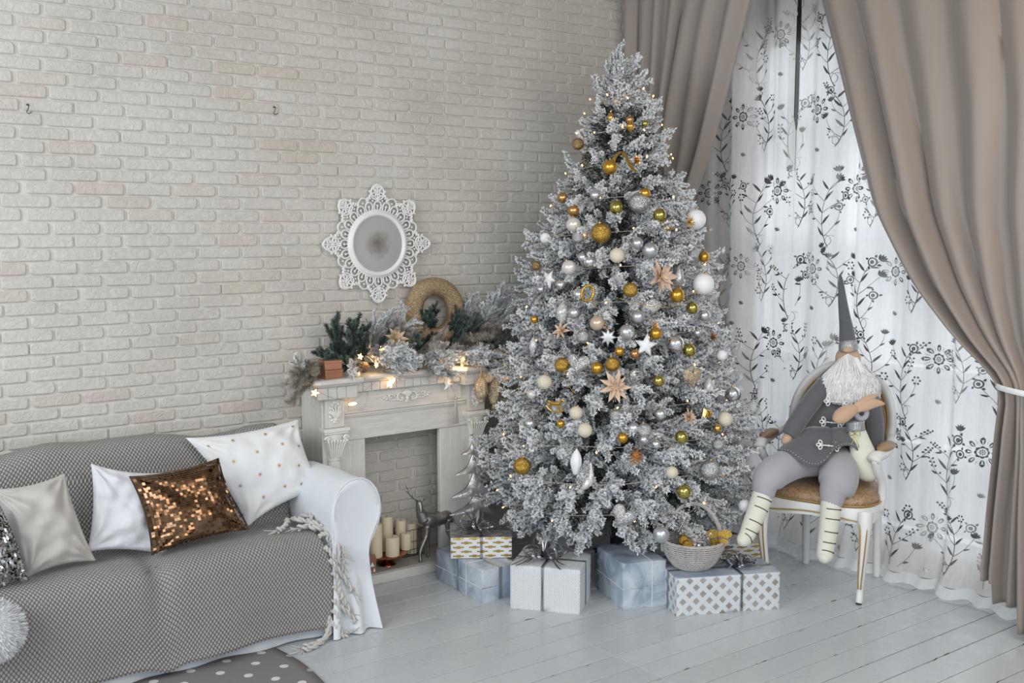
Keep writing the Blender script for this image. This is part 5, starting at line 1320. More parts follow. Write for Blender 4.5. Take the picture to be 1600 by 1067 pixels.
# silver bead drops hanging from the shelf
for xs_, lab in (((487, 494), 'double string of tiny silver beads hanging at the left end of the mantel'), ((668, 690), 'silver bead chain looped under the garland in the middle of the mantel')):
    if xs_[0] == 487: beads([hit(489, 612, 1, 4.27), hit(487, 632, 1, 4.27), hit(491, 634, 1, 4.27), hit(495, 612, 1, 4.27)], .0022, M['silver_glitter'], lab)
    else: beads([hit(666, 585, 1, 4.355), hit(670, 594, 1, 4.355), hit(680, 596, 1, 4.355), hit(688, 584, 1, 4.355)], .0022, M['silver_glitter'], lab)
# hanging star with tassel, right of the scroll
p = hit(700, 601, 1, 4.355)
ho = empty('hanging_star', p, 'white star with silver flower and long grey tassel hanging from the mantel', 'ornament')
a_ = puffy(starp(5, .42), .034, .010, 'star', M['white']); a_.parent = ho; a_.rotation_euler = (0, .25, .25)
b_ = flower(Vector((0, 0, 0)), 6, .026, 'petal_silver', None, (.5, -1, 0)); 
for c_ in list(b_.children): c_.parent = ho; c_.matrix_local = Matrix.Translation((.022, -.004, .012)) @ vec((.5, -1, 0)).to_track_quat('Z', 'Y').to_matrix().to_4x4() @ c_.matrix_local; c_.name = 'silver_petal' if c_.name.startswith('petal') else 'stamens'
bpy.data.objects.remove(b_)
q = hit(712, 620, 1, 4.355)-p
MB().tube([(.008, 0, .02), q+Vector((0, 0, .0))], .0012, 5).ball(q+Vector((0, 0, -.006)), .008, 10, 8).ball(q+Vector((0, 0, -.022)), .006, 10, 8).build('bead_drop', M['silver'], ho)
tm = MB(); rtm = random.Random(3)
for i in range(70):
    a = rtm.uniform(0, 2*PI); r_ = math.sqrt(rtm.random()); tm.tube([q+Vector((.004*r_*math.cos(a), .004*r_*math.sin(a), -.026)), q+Vector((.009*r_*math.cos(a), .007*r_*math.sin(a), -.05)), q+Vector((.017*r_*math.cos(a), .012*r_*math.sin(a), -.125-rtm.uniform(0, .012)))], [.0014, .0013, .0008], 3, cap=False)
tag(tm.build('tassel', M['yarn'], ho, auto=180), 'long grey tassel')
MB().tube([(0, 0, .03), (0, .004, .06)], .0008, 5).build('thread', M['cable'], ho)
# two gold beaded pods with ribbons
for px, top, bot, w, lab in ((752, 588, 630, 10.5, 'gold beaded pod with satin ribbon at the mantel\'s right end, the left of two'), (773, 590, 640, 9.5, 'longer gold beaded pod hanging nearest the tree, right of its twin')):
    y = 4.29; pt = hit(px, top, 1, y); pb = hit(px-2, bot, 1, y); k = depth(pt)/CF; H = (pt-pb).length
    prof = [(.001, 0), (.42, .03), (.45, .10), (.40, .16), (.75, .22), (1, .45), (.98, .68), (.7, .86), (.35, .95), (.30, 1.0)]
    mb = MB(); P = catmull([Vector((a, b, 0)) for a, b in prof], 3); mb.lathe([(max(q.x, .001)*w*k, q.y*H-H) for q in P], 24)
    o = mb.build('beaded_pod', M['beads_gold'], None, pt, auto=80); tag(o, lab, 'ornament')
    rb_ = MB(); 
    for s in (-1, 1):
        rb_.tube([(0, -.012, 0), (s*.012, -.020, .016), (s*.024, -.018, .008), (s*.012, -.020, -.004), (0, -.014, 0)], .006, 8, k=4, flat=(1, .15))
        rb_.tube([(0, -.014, 0), (s*.006, -.030, -.03), (s*.010+.004, -.034, -.085)], .007, 8, k=4, flat=(1, .15))
    rb_.tube([(0, 0, -.005), (0, .004, .05)], .004, 6)
    rb_.build('satin_ribbon', M['petal_gold'], o, auto=80)

# ---------------------------------------------------------------- inside and before the fireplace
def cyl(name, c, r, h, m, label, cat, parent=None):
    o = MB().lathe([(r*.96, 0), (r, .004), (r, h-.006), (r*.93, h-.001), (r*.6, h-.003), (.001, h-.004)], 28).build(name, m, parent, c, auto=60)
    MB().tube([(0, 0, h-.006), (.001, 0, h+.006)], .0012, 5).build('wick', M['wick'], o); return tag(o, label, cat)
ZH = .0615
sx, sy = 2.600, 4.470
# cake stand of dark copper
o = MB().lathe([(.001, 0), (.048, .001), (.046, .006), (.020, .014), (.009, .024), (.009, .036), (.02, .044), (.095, .049), (.102, .054), (.098, .057), (.001, .055)], 32).build('candle_stand', M['copper_pol'], None, (sx, sy, ZH), auto=60); tag(o, 'dark copper pedestal stand carrying candles in the fireplace', 'stand')
zt = ZH+.0575
for px, ytop, ybot, r, y, lab in ((613, 838, 864, .034, 4.412, 'short wide cream candle at the front of the copper stand'), (634, 832, 862, .026, 4.462, 'small cream candle at the right of the copper stand'), (626, 812, 845, .027, 4.520, 'mid-height cream candle behind the small right one'),
                             (604, 806, 850, .030, 4.500, 'tall cream candle in the middle of the copper stand'), (586, 818, 862, .034, 4.445, 'thick tall cream candle at the left, behind the sofa arm')):
    c = hit(px, ytop, 1, y); cyl('candle', Vector((c.x, y, zt)), r, max(.03, c.z-zt), M['wax'], lab, 'candle')
# wire basket behind with two candles
wx0, wy0 = 2.775, 4.545
wb = MB(); hw, hd, hh = .060, .045, .135
for z in (.003, .035, .075, hh): wb.tube([(-hw, -hd, z), (hw, -hd, z), (hw, hd, z), (-hw, hd, z)], .0015, 5, close=True)
for i in range(7):
    x = -hw+2*hw*i/6; wb.tube([(x, -hd, hh), (x, -hd, .003), (x, hd, .003), (x, hd, hh)], .0012, 4)
for i in range(1, 4):
    yy = -hd+2*hd*i/4; wb.tube([(-hw, yy, hh), (-hw, yy, .003), (hw, yy, .003), (hw, yy, hh)], .0012, 4)
o = wb.build('wire_basket', M['wire'], None, (wx0, wy0, ZH), auto=180); tag(o, 'dark wire basket behind the copper stand, holding candles', 'basket')
cyl('candle', (2.790, 4.545, ZH+.005), .030, .155, M['wax'], 'tall cream candle standing in the wire basket behind the deer', 'candle')
cyl('candle', (2.742, 4.56, ZH+.005), .016, .120, M['wax'], 'dim cream candle at the left end of the wire basket', 'candle')
# little house lantern
hp = hit(583, 893, 2, ZH); o = MB().box(-.022, .022, -.018, .018, 0, .062).build('paper_house', M['house'], None, (2.470, 4.40, ZH), smooth=False); 
rfm = MB().add([(-.025, -.022, .062), (.025, -.022, .062), (.025, .022, .062), (-.025, .022, .062), (-.025, 0, .088), (.025, 0, .088)], [(0, 1, 5, 4), (2, 3, 4, 5), (0, 4, 3), (1, 2, 5), (0, 3, 2, 1)]); rfm.build('roof', M['house'], o, smooth=False)
MB().add([(-.012, -.0188, .034), (.012, -.0188, .034), (0, -.0188, .058)], [(0, 1, 2)]).add([(.004, -.0188, .008), (.018, -.0188, .008), (.011, -.0188, .028)], [(0, 1, 2)]).add([(-.018, -.0188, .008), (-.004, -.0188, .008), (-.011, -.0188, .024)], [(0, 1, 2)]).build('snow_tree_print', M['mirror_white'], o, smooth=False)
tag(o, 'small brown paper house lantern with a snowy tree, beside the sofa arm', 'lantern')
# deer
dr = empty('deer_figurine', (2.83, 4.435, ZH), 'pewter standing deer figurine with antlers in front of the fireplace', 'figurine')
def dz(px, py, y=4.435): return hit(px, py, 1, y)-Vector((2.83, 4.435, ZH))
bd = MB()
bd.tube([dz(703, 802), dz(695, 806), dz(680, 812), dz(668, 812), dz(661, 805)], [.018, .036, .034, .037, .024], 16, k=4)
bd.tube([dz(663, 812), dz(657, 800), dz(655, 790), dz(655, 783)], [.034, .023, .017, .014], 12, k=4)
bd.tube([dz(655, 784), dz(655, 792)+Vector((0, -.012, 0)), dz(655, 800)+Vector((-.002, -.022, 0))], [.013, .011, .006], 12, k=3)
for s in (-1, 1): bd.tube([dz(655+s*3, 783), dz(655+s*9, 779)], [.005, .002], 6)
def leg(pts, r): 
    pts = [Vector(p) for p in pts]; bd.tube(pts, r, 9, k=4)
f1, f2 = dz(657, 868, 4.40), dz(669, 861, 4.45); f1.z = f2.z = .004
leg([dz(665, 820)+Vector((0, -.012, 0)), dz(664, 835)+Vector((0, -.014, 0)), Vector((f1.x+.006, f1.y+.01, .05)), f1+Vector((0, 0, .005)), f1+Vector((-.006, -.004, 0))], [.020, .015, .0085, .007, .008])
leg([dz(668, 820)+Vector((0, .01, 0)), dz(669, 838)+Vector((0, .01, 0)), Vector((f2.x, f2.y, .05)), f2+Vector((0, 0, .005)), f2+Vector((-.005, -.004, 0))], [.020, .015, .0085, .007, .008])
h1 = dz(703, 865, 4.40); h2 = dz(712, 858, 4.46); h1.z = h2.z = .004
for h_, dy in ((h1, -.012), (h2, .012)): leg([dz(698, 808)+Vector((0, dy, 0)), dz(699, 825)+Vector((0, dy, 0)), Vector((h_.x+.012, h_.y, .075)), Vector((h_.x, h_.y, .03)), h_, h_+Vector((-.008, -.004, 0))], [.030, .022, .010, .007, .007, .008])
bd.tube([dz(705, 799), dz(709, 803)], [.008, .003], 6)
bo = bd.build('body', M['pewter'], dr, auto=180)
an = MB()
for s, pts in ((-1, [(653, 783), (645, 778), (638, 770), (637, 764)]), (1, [(658, 783), (666, 778), (673, 771), (676, 764)])):
    q = [dz(*p) for p in pts]; an.tube(q, [.0035, .003, .0026, .0012], 6, k=4)
    for i, (dx, dy) in ((1, (s*1, -8)), (2, (-s*5, -7)), (2, (s*5, -4)), (3, (s*4, -7))): b = dz(pts[i][0]+dx, pts[i][1]+dy); an.tube([q[i], (q[i]+b)/2+Vector((s*.002, -.002, 0)), b], [.0026, .002, .0008], 5, k=2)
an.build('antlers', M['pewter'], dr, auto=180)
# silver fir sculpture
fx, fy = 3.035, 4.315
ft = empty('silver_fir', (fx, fy, 0), 'tall silver metal fir sculpture with curling tiers and a star on top', 'ornament')
def fz(px, py): v = hit(px, py, 1, fy)-Vector((fx, fy, 0)); return v
tiers = [  # apex, left tip, left underside, right underside, right tip (pixels)
 ((739, 690), (722, 711), (735, 709), (745, 712), (757, 719)),
 ((739, 708), (712, 743), (733, 737), (745, 740), (765, 750)),
 ((741, 735), (706, 778), (730, 772), (745, 763), (768, 768)),
 ((745, 762), (702, 806), (734, 797), (747, 785), (770, 802))]
for t_, (ap_, lt, lu, ru, rtp) in enumerate(tiers):
    L = [fz(*ap_), fz(ap_[0]-(ap_[0]-lt[0])*.35, ap_[1]+(lt[1]-ap_[1])*.62), fz(lt[0]+3, lt[1]-3), fz(*lt)]; Lb = [fz(*ap_), fz(ap_[0]+1, ap_[1]+(lu[1]-ap_[1])*.4), fz(ap_[0]+1, ap_[1]+(lu[1]-ap_[1])*.75), fz(ap_[0]+1, lu[1])]
    R_ = [fz(*ap_), fz(ap_[0]+(rtp[0]-ap_[0])*.4, ap_[1]+(rtp[1]-ap_[1])*.6), fz(rtp[0]-3, rtp[1]-3), fz(*rtp)]; Rb = [fz(*ap_), fz(ap_[0], ap_[1]+(ru[1]-ap_[1])*.4), fz(ap_[0], ap_[1]+(ru[1]-ap_[1])*.75), fz(ap_[0], lu[1])]
    mb = MB()
    for E1, E2 in ((L, Lb), (Rb, R_)):
        A = catmull(E1, 6); Bq = catmull(E2, 6); n = len(A)
        for sgn in (-1, 1):
            def f(u, v, A=A, Bq=Bq, sgn=sgn, n=n):
                i = min(int(v*(n-1)), n-2); q = v*(n-1)-i; a = A[i].lerp(A[i+1], q); b = Bq[i].lerp(Bq[i+1], q); w = (b-a).length
                return a.lerp(b, u)+Vector((0, sgn*(.22*w*math.sin(PI*(.5*u+.0))+.10*w*math.sin(PI*u)*0+.003)+(3-t_)*.002, 0))
            mb.grid(f, 8, 18)
    mb.build('tier', M['antique'], ft, auto=120)
mid = fz(745, 800); MB().tube([(mid.x, 0, .30), (mid.x, 0, .012)], .022, 14).build('trunk', M['antique'], ft); MB().lathe([(.001, 0), (.075, 0), (.075, .008), (.03, .016)], 28).build('base', M['antique'], ft, (mid.x, 0, 0))
a_ = puffy(starp(5, .45), .022, .007, 'star', M['antique']); a_.parent = ft; a_.location = fz(738, 681); a_.rotation_euler = (0, .1, .3)

# ---------------------------------------------------------------- gifts
def gift(name, A, Bp, h, dep, m, label, z0=0., top=None, side=None, bow=None, band=True, string=False, group='wrapped gifts under the tree', topm=None):
    A, Bp = vec(A), vec(Bp); u = (Bp-A); wd = u.length; u.normalize(); v = Vector((-u.y, u.x, 0))
    if v.dot(Vector((CFW.x, CFW.y, 0))) < 0: v = -v
    c = A+u*wd/2+v*dep/2; c.z = z0
    o = bpy.data.objects.new(name, None); COL.objects.link(o); o.matrix_world = Matrix((u, v, Vector((0, 0, 1)))).transposed().to_4x4(); o.location = c; tag(o, label, 'gift', group)
    hw, hd = wd/2, dep/2; mb = MB(); mb.uv = []; rr_ = random.Random(int(wd*1e4))
    def face(f, nu, nv, su, sv):
        mb.grid(lambda a, b: f(a, b), nu, nv, lambda a, b: (a*su, b*sv))
    def dent(p):
        n_ = noise.noise(p*9+Vector((wd*50, 0, 0)))*.0022; return Vector(p)*(1+n_)
    face(lambda a, b: dent(Vector((-hw+wd*a, -hd, h*b))), 10, 8, wd, h)
    face(lambda a, b: dent(Vector((hw-wd*a, hd, h*b))), 6, 4, wd, h)
    face(lambda a, b: dent(Vector((hw, -hd+dep*a, h*b))), 10, 8, dep, h)
    face(lambda a, b: dent(Vector((-hw, hd-dep*a, h*b))), 10, 8, dep, h)
    nside = len(mb.f); mb.cur = 1
    face(lambda a, b: dent(Vector((-hw+wd*a, -hd+dep*b, h))), 10, 8, wd, dep)
    face(lambda a, b: Vector((-hw+wd*a, hd-dep*b, 0)), 2, 2, wd, dep); mb.cur = 0
    bx = mb.build('box', [m, topm or m], o, auto=40)
    bm = bmesh.new(); bm.from_mesh(bx.data); bmesh.ops.remove_doubles(bm, verts=bm.verts, dist=.0012); bm.to_mesh(bx.data); bm.free(); bev(bx, .004, 2)
    # paper folds on the end faces
    fo_ = MB()
    for s in ((-hd-.0012),):
        fo_.add([(-hw+.01, s, h-.006), (hw-.01, s, h-.006), (0, s-.001, h*.42)], [(0, 1, 2)]).add([(-hw+.01, s, .006), (0, s-.0015, h*.50), (hw-.01, s, .006)], [(0, 2, 1)])
    if string: fo_.build('paper_fold', m, o, smooth=False)
    rb = MB(); e = .0016; w = .009
    if band:
        xo = band if isinstance(band, float) else 0
        for k_ in (-.6, 0, .6): rb.tube([(xo+k_*w, -hd-e, .002), (xo+k_*w*.7, -hd-e, h*.5), (xo+k_*w, -hd-e, h+e), (xo+k_*w, 0, h+e), (xo+k_*w, hd+e, h+e), (xo+k_*w, hd+e, .002)], .0042, 6, flat=(1, .25))
        for k_ in (-.6, 0, .6): rb.tube([(-hw-e, k_*w, .002), (-hw-e, k_*w, h+e), (0, k_*w, h+e*2), (hw+e, k_*w, h+e), (hw+e, k_*w*.7, h*.5), (hw+e, k_*w, .002)], .0042, 6, flat=(1, .25))
        rb.build('ribbon', M['ribbon'], o, auto=60)
    if string:
        s_ = MB(); zz_ = h*.45
        s_.tube([(-hw-e, -hd-e, zz_), (hw+e, -hd-e, zz_), (hw+e, hd+e, zz_), (-hw-e, hd+e, zz_)], .0022, 5, close=True).tube([(hw*.35, -hd-e, 0), (hw*.35, -hd-e, h+e), (hw*.35, hd+e, h+e), (hw*.35, hd+e, 0)], .0022, 5); s_.build('string', M['twine'], o)
    if bow:
        R, n, sd_, bx_, by_ = bow; r = random.Random(sd_); bb = MB(); C0 = Vector((bx_, by_, h+.008))
        for k_ in range(n):
            a = 2*PI*k_/n+r.uniform(-.3, .3); L = R*r.uniform(.7, 1.1); up = r.uniform(.25, .9); d = Vector((math.cos(a), math.sin(a), 0)); s2 = Vector((-d.y, d.x, 0))
            bb.tube([C0, C0+d*L*.5+Vector((0, 0, L*up)), C0+d*L*1.05+Vector((0, 0, L*up*.75))+s2*L*.1, C0+d*L*.8+Vector((0, 0, L*.1+.004))+s2*L*.22, C0+d*L*.2+Vector((0, 0, .006)), C0], .0062, 6, k=5, flat=(1, .22))
        for k_ in range(7):
            a = r.uniform(0, 2*PI); L = R*r.uniform(1.0, 1.7); d = Vector((math.cos(a), math.sin(a), 0)); q = [C0, C0+d*L*.4+Vector((0, 0, .02)), C0+d*L*.8+Vector((0, 0, .006)), C0+d*L*1.1+Vector((r.uniform(-.02, .02), 0, .004))]
            if abs(q[-1].x) > hw or abs(q[-1].y) > hd: q[-1].z = -.02 if False else q[-1].z
            bb.tube(q, .0052, 6, k=4, flat=(1, .22))
        bb.ball(C0+Vector((0, 0, .004)), .009, 8, 6, (1, 1, .7)); bb.build('bow', M['ribbon'], o, auto=100)
    return o
def FL(x, y): return hit(x, y, 2, 0)
gift('gift_box', FL(682, 904), FL(753, 942), .150, .20, M['marble'], 'blue-grey marbled gift under the gold patterned one, beside the fireplace', string=True, band=True)
# gold patterned box on top
p1 = hit(704, 873, 2, .152); p2 = hit(800, 871, 2, .152)
gift('gift_box', p1, p2, .100, .27, M['golddash'], 'white gift with gold dashes lying on the marbled one at left', z0=.153, bow=(.10, 12, 4, -.02, -.02), topm=M['silverstripe'])
gift('gift_box', FL(797, 950), FL(906, 960), .200, .26, M['ribbed'], 'white ribbed gift with a big curly silver bow in front', bow=(.115, 18, 7, -.03, .0), band=-.01)
gift('gift_box', FL(973, 953), FL(1040, 945), .210, .30, M['marble'], 'upright blue marbled gift between the white one and the diamond one', string=True, band=False)
gift('gift_box', FL(937, 922)+Vector((0, .0, 0)), FL(967, 938)+Vector((.0, .02, 0)), .150, .30, M['marble'], 'long dark marbled gift behind the upright marbled one', string=True, band=False)
gift('gift_box', FL(1056, 963), FL(1218, 951), .170, .22, M['diamond'], 'long silver gift with a diamond pattern carrying the wicker basket', bow=(.085, 14, 9, .10, .0), band=.06, topm=M['marble'])
gift('gift_box', FL(845, 882), FL(892, 885), .15, .16, M['grey_paper'], 'plain mauve-grey gift behind the white ribbed one', band=False)
gift('gift_box', FL(906, 894), FL(930, 890), .10, .16, M['grey_paper'], 'small mauve-grey gift in the gap behind the white one', band=False)
gift('gift_box', FL(1130, 905)+Vector((.03, .05, 0)), FL(1204, 900)+Vector((.03, .05, 0)), .150, .17, M['golddash'], 'gold dashed gift partly hidden behind the diamond one by the chair leg', band=False)
# wicker baskets
def basket(c, r0, r1, h, label, m, rows=13, handle=True, name='wicker_basket'):
    o = empty(name, c, label, 'basket'); mb = MB(); N = 36
    for i in range(rows):
        t = i/(rows-1); r = r0+(r1-r0)*math.sin(t*PI/2)**.8; z = .006+(h-.008)*t
        for ph in (0, 1):
            mb.tube([((r+.0022*math.cos(N/2*a+PI*(i+ph)))*math.cos(a), (r+.0022*math.cos(N/2*a+PI*(i+ph)))*math.sin(a), z+.0014*math.sin(N/2*a+PI*ph)) for a in [2*PI*j/72 for j in range(72)]], h/rows*.33, 5, close=True)
    w = mb.build('weave', m, o, auto=180); tag(w, None, kind='stuff')
    st_ = MB()
    for j in range(18):
        a = 2*PI*j/18; st_.tube([((r0+(r1-r0)*math.sin(t*PI/2)**.8)*math.cos(a), (r0+(r1-r0)*math.sin(t*PI/2)**.8)*math.sin(a), .006+(h-.008)*t) for t in [q/6 for q in range(7)]], .0022, 5)
    st_.build('stakes', m, o, auto=180); MB().lathe([(.001, .001), (r0, .001), (r0, .006), (.001, .006)], 24).build('bottom', m, o)
    rm = MB()
    for s in range(3): rm.tube([((r1+.004*math.cos(a*9+s*2.1))*math.cos(a), (r1+.004*math.cos(a*9+s*2.1))*math.sin(a), h+.004*math.sin(a*9+s*2.1)) for a in [2*PI*j/90 for j in range(90)]], .0038, 5, close=True)
    rm.build('rim', m, o, auto=180)
    if handle:
        hm = MB(); sd = Vector((CRT.x, CRT.y, 0)).normalized()
        for s in range(5):
            hm.tube([sd*(-math.cos(a)*r1*.98+.006*math.cos(a*6+s*1.256)*abs(math.cos(a)))+Vector((0, 0, h*.6+.006*math.sin(a*6+s*1.256)+math.sin(a)*handle))+Vector((CFW.x, CFW.y, 0))*.005*math.sin(a*8+s*1.256) for a in [PI*j/36 for j in range(37)]], .0045, 6)
        hm.build('handle', m, o, auto=180)
    return o
zb = .1715; bc = hit(1086, 893, 2, zb); bc = Vector((bc.x, bc.y, zb+.001))+Vector((CFW.x, CFW.y, 0)).normalized()*.075
bk_ = basket(bc, .082, .138, .125, 'grey wicker basket with a tall hoop handle on the diamond gift', M['wicker'], handle=.215)
b2 = FL(1168, 880)+Vector((.16, .10, 0)); basket(Vector((4.00, 3.62, .001)), .11, .15, .14, 'dark wicker basket on the floor behind the gold dashed gift', M['wicker_dark'], 9, handle=None)
sdv = Vector((CRT.x, CRT.y, 0)); fwv = Vector((CFW.x, CFW.y, 0))
bauble(bc+sdv*-.045-fwv*.03+Vector((0, 0, .128)), 0, .027, 'gold_glitter', 'gold glitter ball lying in the wicker basket, the upper one')
bauble(bc+sdv*-.035-fwv*.075+Vector((0, 0, .118)), 0, .026, 'gold_glitter', 'gold glitter ball at the front rim inside the wicker basket')
bauble(bc+sdv*.03+fwv*.02+Vector((0, 0, .09)), 0, .04, 'silver', 'dull silver ball deep in the wicker basket')
flower(bc+sdv*.0-fwv*.03+Vector((0, 0, .120)), 5, .06, 'petal_white', 'white paper flower sticking out of the wicker basket', (.1, -.3, 1), layers=2)
flower(bc+sdv*.065-fwv*.04+Vector((0, 0, .118)), 5, .05, 'petal_white', 'second white flower in the wicker basket beside the butterfly', (.3, -.3, 1), layers=2)
# butterfly clip
p = bc+sdv*.105-fwv*.05+Vector((0, 0, .15)); bf = empty('butterfly_clip', p, 'orange-gold butterfly clipped to the handle of the wicker basket', 'ornament')
for s in (-1, 1):
    for (ax_, az_, R_) in ((.035, .020, .026), (.024, -.018, .019)):
        mb = MB(); mb.prism([(R_*math.cos(a)*1.1, R_*math.sin(a)*.8) for a in [i*PI/8 for i in range(16)]], lambda a, b, t, s=s, ax_=ax_, az_=az_: sdv*(s*ax_*.8+a)+Vector((0, 0, az_+b))-fwv*(.012+abs(s*ax_+a)*.2-t), .0012); mb.build('wing', M['gold_glitter'], bf, smooth=False)
MB().tube([Vector((0, 0, .022))-fwv*.014, Vector((0, 0, -.024))-fwv*.014], [.003, .004], 8).build('butterfly_body', M['gold_shiny'], bf)

# ---------------------------------------------------------------- armchair
FD = Vector((-.95, -.312, 0)).normalized(); SD = Vector((FD.y, -FD.x, 0)); SD = SD if SD.y > 0 else -SD   # SD points to the picture's left
O0 = Vector((4.124, 2.848, 0))+SD*.222
chair = empty('armchair', O0, 'white antique-style oval-back armchair with brown damask seat by the window', 'chair')
def Lc(s, f, z): return SD*s+FD*f+Vector((0, 0, z))
def cpart(mb, name, m, auto=60, par=None): return mb.build(name, m, par or chair, auto=auto)
# seat frame (serpentine apron) and pad: outline in (s,f)
def seat_outline(o=0, n=40):
    out = []
    for i in range(n):
        a = 2*PI*i/n; c, s = math.cos(a), math.sin(a); f = -.20+(.235+o)*math.copysign(abs(c)**.55, c); wd = (.262 if f > -.2 else .262-.05*min(1, (-.2-f)/.2))+o
        out.append((wd*math.copysign(abs(s)**.55, s), f))
    return out
ring = seat_outline(); mb = MB(); n = len(ring)
for z, o_ in ((.375, -.014), (.372, 0), (.43, .004), (.437, .0), (.437, -.02)):
    for i, (s, f) in enumerate(seat_outline(o_)):
        dz_ = 0
        if z < .40: dz_ = -.012*math.cos(s/.26*PI*1.0)*-1 if f > -.1 else 0
        mb.v.append(tuple(Lc(s, f, z+dz_)))
for k in range(4):
    for i in range(n): mb.f.append((k*n+i, k*n+(i+1) % n, (k+1)*n+(i+1) % n, (k+1)*n+i)); mb.mi.append(0)
mb.f.append(tuple(range(n))[::-1]); mb.mi.append(0); mb.f.append(tuple(4*n+i for i in range(n))); mb.mi.append(0)
cpart(mb, 'seat_rail', M['chairpaint'], 40)
mb = MB()
for z, o_ in ((.437, -.012), (.452, -.003), (.475, -.006), (.492, -.03), (.502, -.08), (.506, -.14)):
    for (s, f) in seat_outline(o_): mb.v.append(tuple(Lc(s, f, z)))
for k in range(5):
    for i in range(n): mb.f.append((k*n+i, k*n+(i+1) % n, (k+1)*n+(i+1) % n, (k+1)*n+i)); mb.mi.append(0)
mb.f.append(tuple(5*n+i for i in range(n))); mb.mi.append(0)
pad = cpart(mb, 'seat', M['damask'], 180); tag(pad, 'brown damask seat pad')
cpart(MB().tube([Lc(s, f, .446) for s, f in seat_outline(.0015, 60)], .004, 6, close=True), 'welting', M['goldline'], 180, pad)
# gold line round the rail and front legs
for s in (1, -1):
    fl_ = cpart(MB().tube([Lc(s*.235, -.005, .42), Lc(s*.240, .012, .36), Lc(s*.238, .018, .25), Lc(s*.228, .005, .12), Lc(s*.224, .0, .06), Lc(s*.226, .012, .02), Lc(s*.226, .016, .006)], [.034, .030, .022, .018, .016, .017, .015], 10, k=4), 'leg', M['chairpaint'], 60)
    cpart(MB().tube([Lc(s*.222, .028, .385), Lc(s*.228, .042, .34), Lc(s*.228, .038, .25), Lc(s*.221, .022, .12), Lc(s*.221, .018, .07)], .0035, 6, k=4), 'gilt_line', M['goldline'], 180, fl_)
    cpart(MB().tube([Lc(s*.252, .026, .385), Lc(s*.256, .036, .34), Lc(s*.250, .036, .25), Lc(s*.236, .021, .12), Lc(s*.232, .016, .07)], .0035, 6, k=4), 'gilt_line', M['goldline'], 180, fl_)
    cpart(MB().tube([Lc(s*.226, .016, .0), Lc(s*.226, .016, .007)], .014, 8), 'foot_pad', M['slit_shade_pad'], 40, fl_)
    cpart(MB().tube([Lc(s*.175, -.40, .42), Lc(s*.176, -.405, .25), Lc(s*.178, -.425, .003)], [.024, .020, .017], 8, k=3), 'leg', M['chairpaint'], 60)
cpart(MB().tube([Lc(s, f+.004, .392+(.010*math.cos(s/.26*PI))) for s, f in [(-.21+.42*i/20, .036-abs(-.21+.42*i/20)**2*.15) for i in range(21)]], .0035, 6), 'gilt_line', M['goldline'], 180)
# oval back
bkw, bkh, bz = .245, .265, .755
def Bk(a, r=1.0, off=0): 
    s = bkw*r*math.cos(a); z = bz+bkh*r*math.sin(a); return Lc(s+.030, -.43-(z-.49)*.14+off+.03*(1-(s/bkw)**2)*-1, z)
cpart(MB().tube([Bk(2*PI*i/56) for i in range(56)], .032, 12, close=True, flat=(.72, 1)), 'back_frame', M['chairpaint'], 180)
for r_ in (.92, 1.03): cpart(MB().tube([Bk(2*PI*i/56, r_, .0245 if r_ > 1 else .018) for i in range(56)], .0035, 6, close=True), 'gilt_line', M['goldline'], 180)
def bp(u, v):
    a = 2*PI*u; r = v*.92; return Bk(a, max(r, .001), .016*(1-v**3)+.004)
cpart(MB().grid(bp, 48, 10), 'back_pad', M['damask'], 180)
def bp2(u, v):
    a = -2*PI*u; return Bk(a, max(v*.92, .001), -.018)
cpart(MB().grid(bp2, 48, 6), 'back_lining', M['damask'], 180)
for s in (1, -1): cpart(MB().tube([Lc(s*.16, -.41, .43), Lc(s*.15, -.425, .50), Lc(s*.135, -.435, .55)], [.022, .018, .02], 8, k=3), 'back_post', M['chairpaint'], 60)
# arms
for s in (1, -1):
    ar = cpart(MB().tube([Lc(s*.235+.025, -.445, .70), Lc(s*.262+.025, -.36, .695), Lc(s*.285+.025, -.24, .672), Lc(s*.285+.025, -.15, .665), Lc(s*.278+.025, -.085, .668), Lc(s*.270+.025, -.055, .652)], [.017, .018, .021, .024, .029, .026], 12, k=5, flat=(1.15, .85)), 'arm', M['chairpaint'], 180)
    cpart(MB().ball((0, 0, 0), 1, 18, 12, (1, 1, 1)), 'arm_pad', M['damask'], 180, ar)
    pdo = COL.objects[-1]; pdo.matrix_local = Matrix.Translation(Lc(s*.283+.025, -.215, .692)) @ Matrix((SD, FD, Vector((0, 0, 1)))).transposed().to_4x4() @ Matrix.Diagonal((.034, .100, .022, 1))
    cpart(MB().tube([Lc(s*.278+.022, -.075, .655), Lc(s*.272+.015, -.10, .60), Lc(s*.262, -.155, .53), Lc(s*.258, -.17, .45), Lc(s*.25, -.15, .40)], [.025, .020, .020, .022, .020], 10, k=4), 'arm_support', M['chairpaint'], 180)

# ---------------------------------------------------------------- gnome doll
gd0 = depth(O0+Lc(0, -.2, .7))
gn = empty('gnome_doll', O0+Lc(0, -.2, .506), 'large cloth gnome with grey pointed hat and long white beard, slumped in the armchair', 'doll')
GO = gn.location.copy()
def gp(px, py, d=0.0): return D(px, py, gd0+d)-GO
def gpart(mb, name, m, auto=180, par=None): return mb.build(name, m, par or gn, auto=auto)
def ell_tube(pts, rs, fl=(1, 1), n=20, k=5): return MB().tube(pts, rs, n, k=k, flat=fl, up=-CFW)
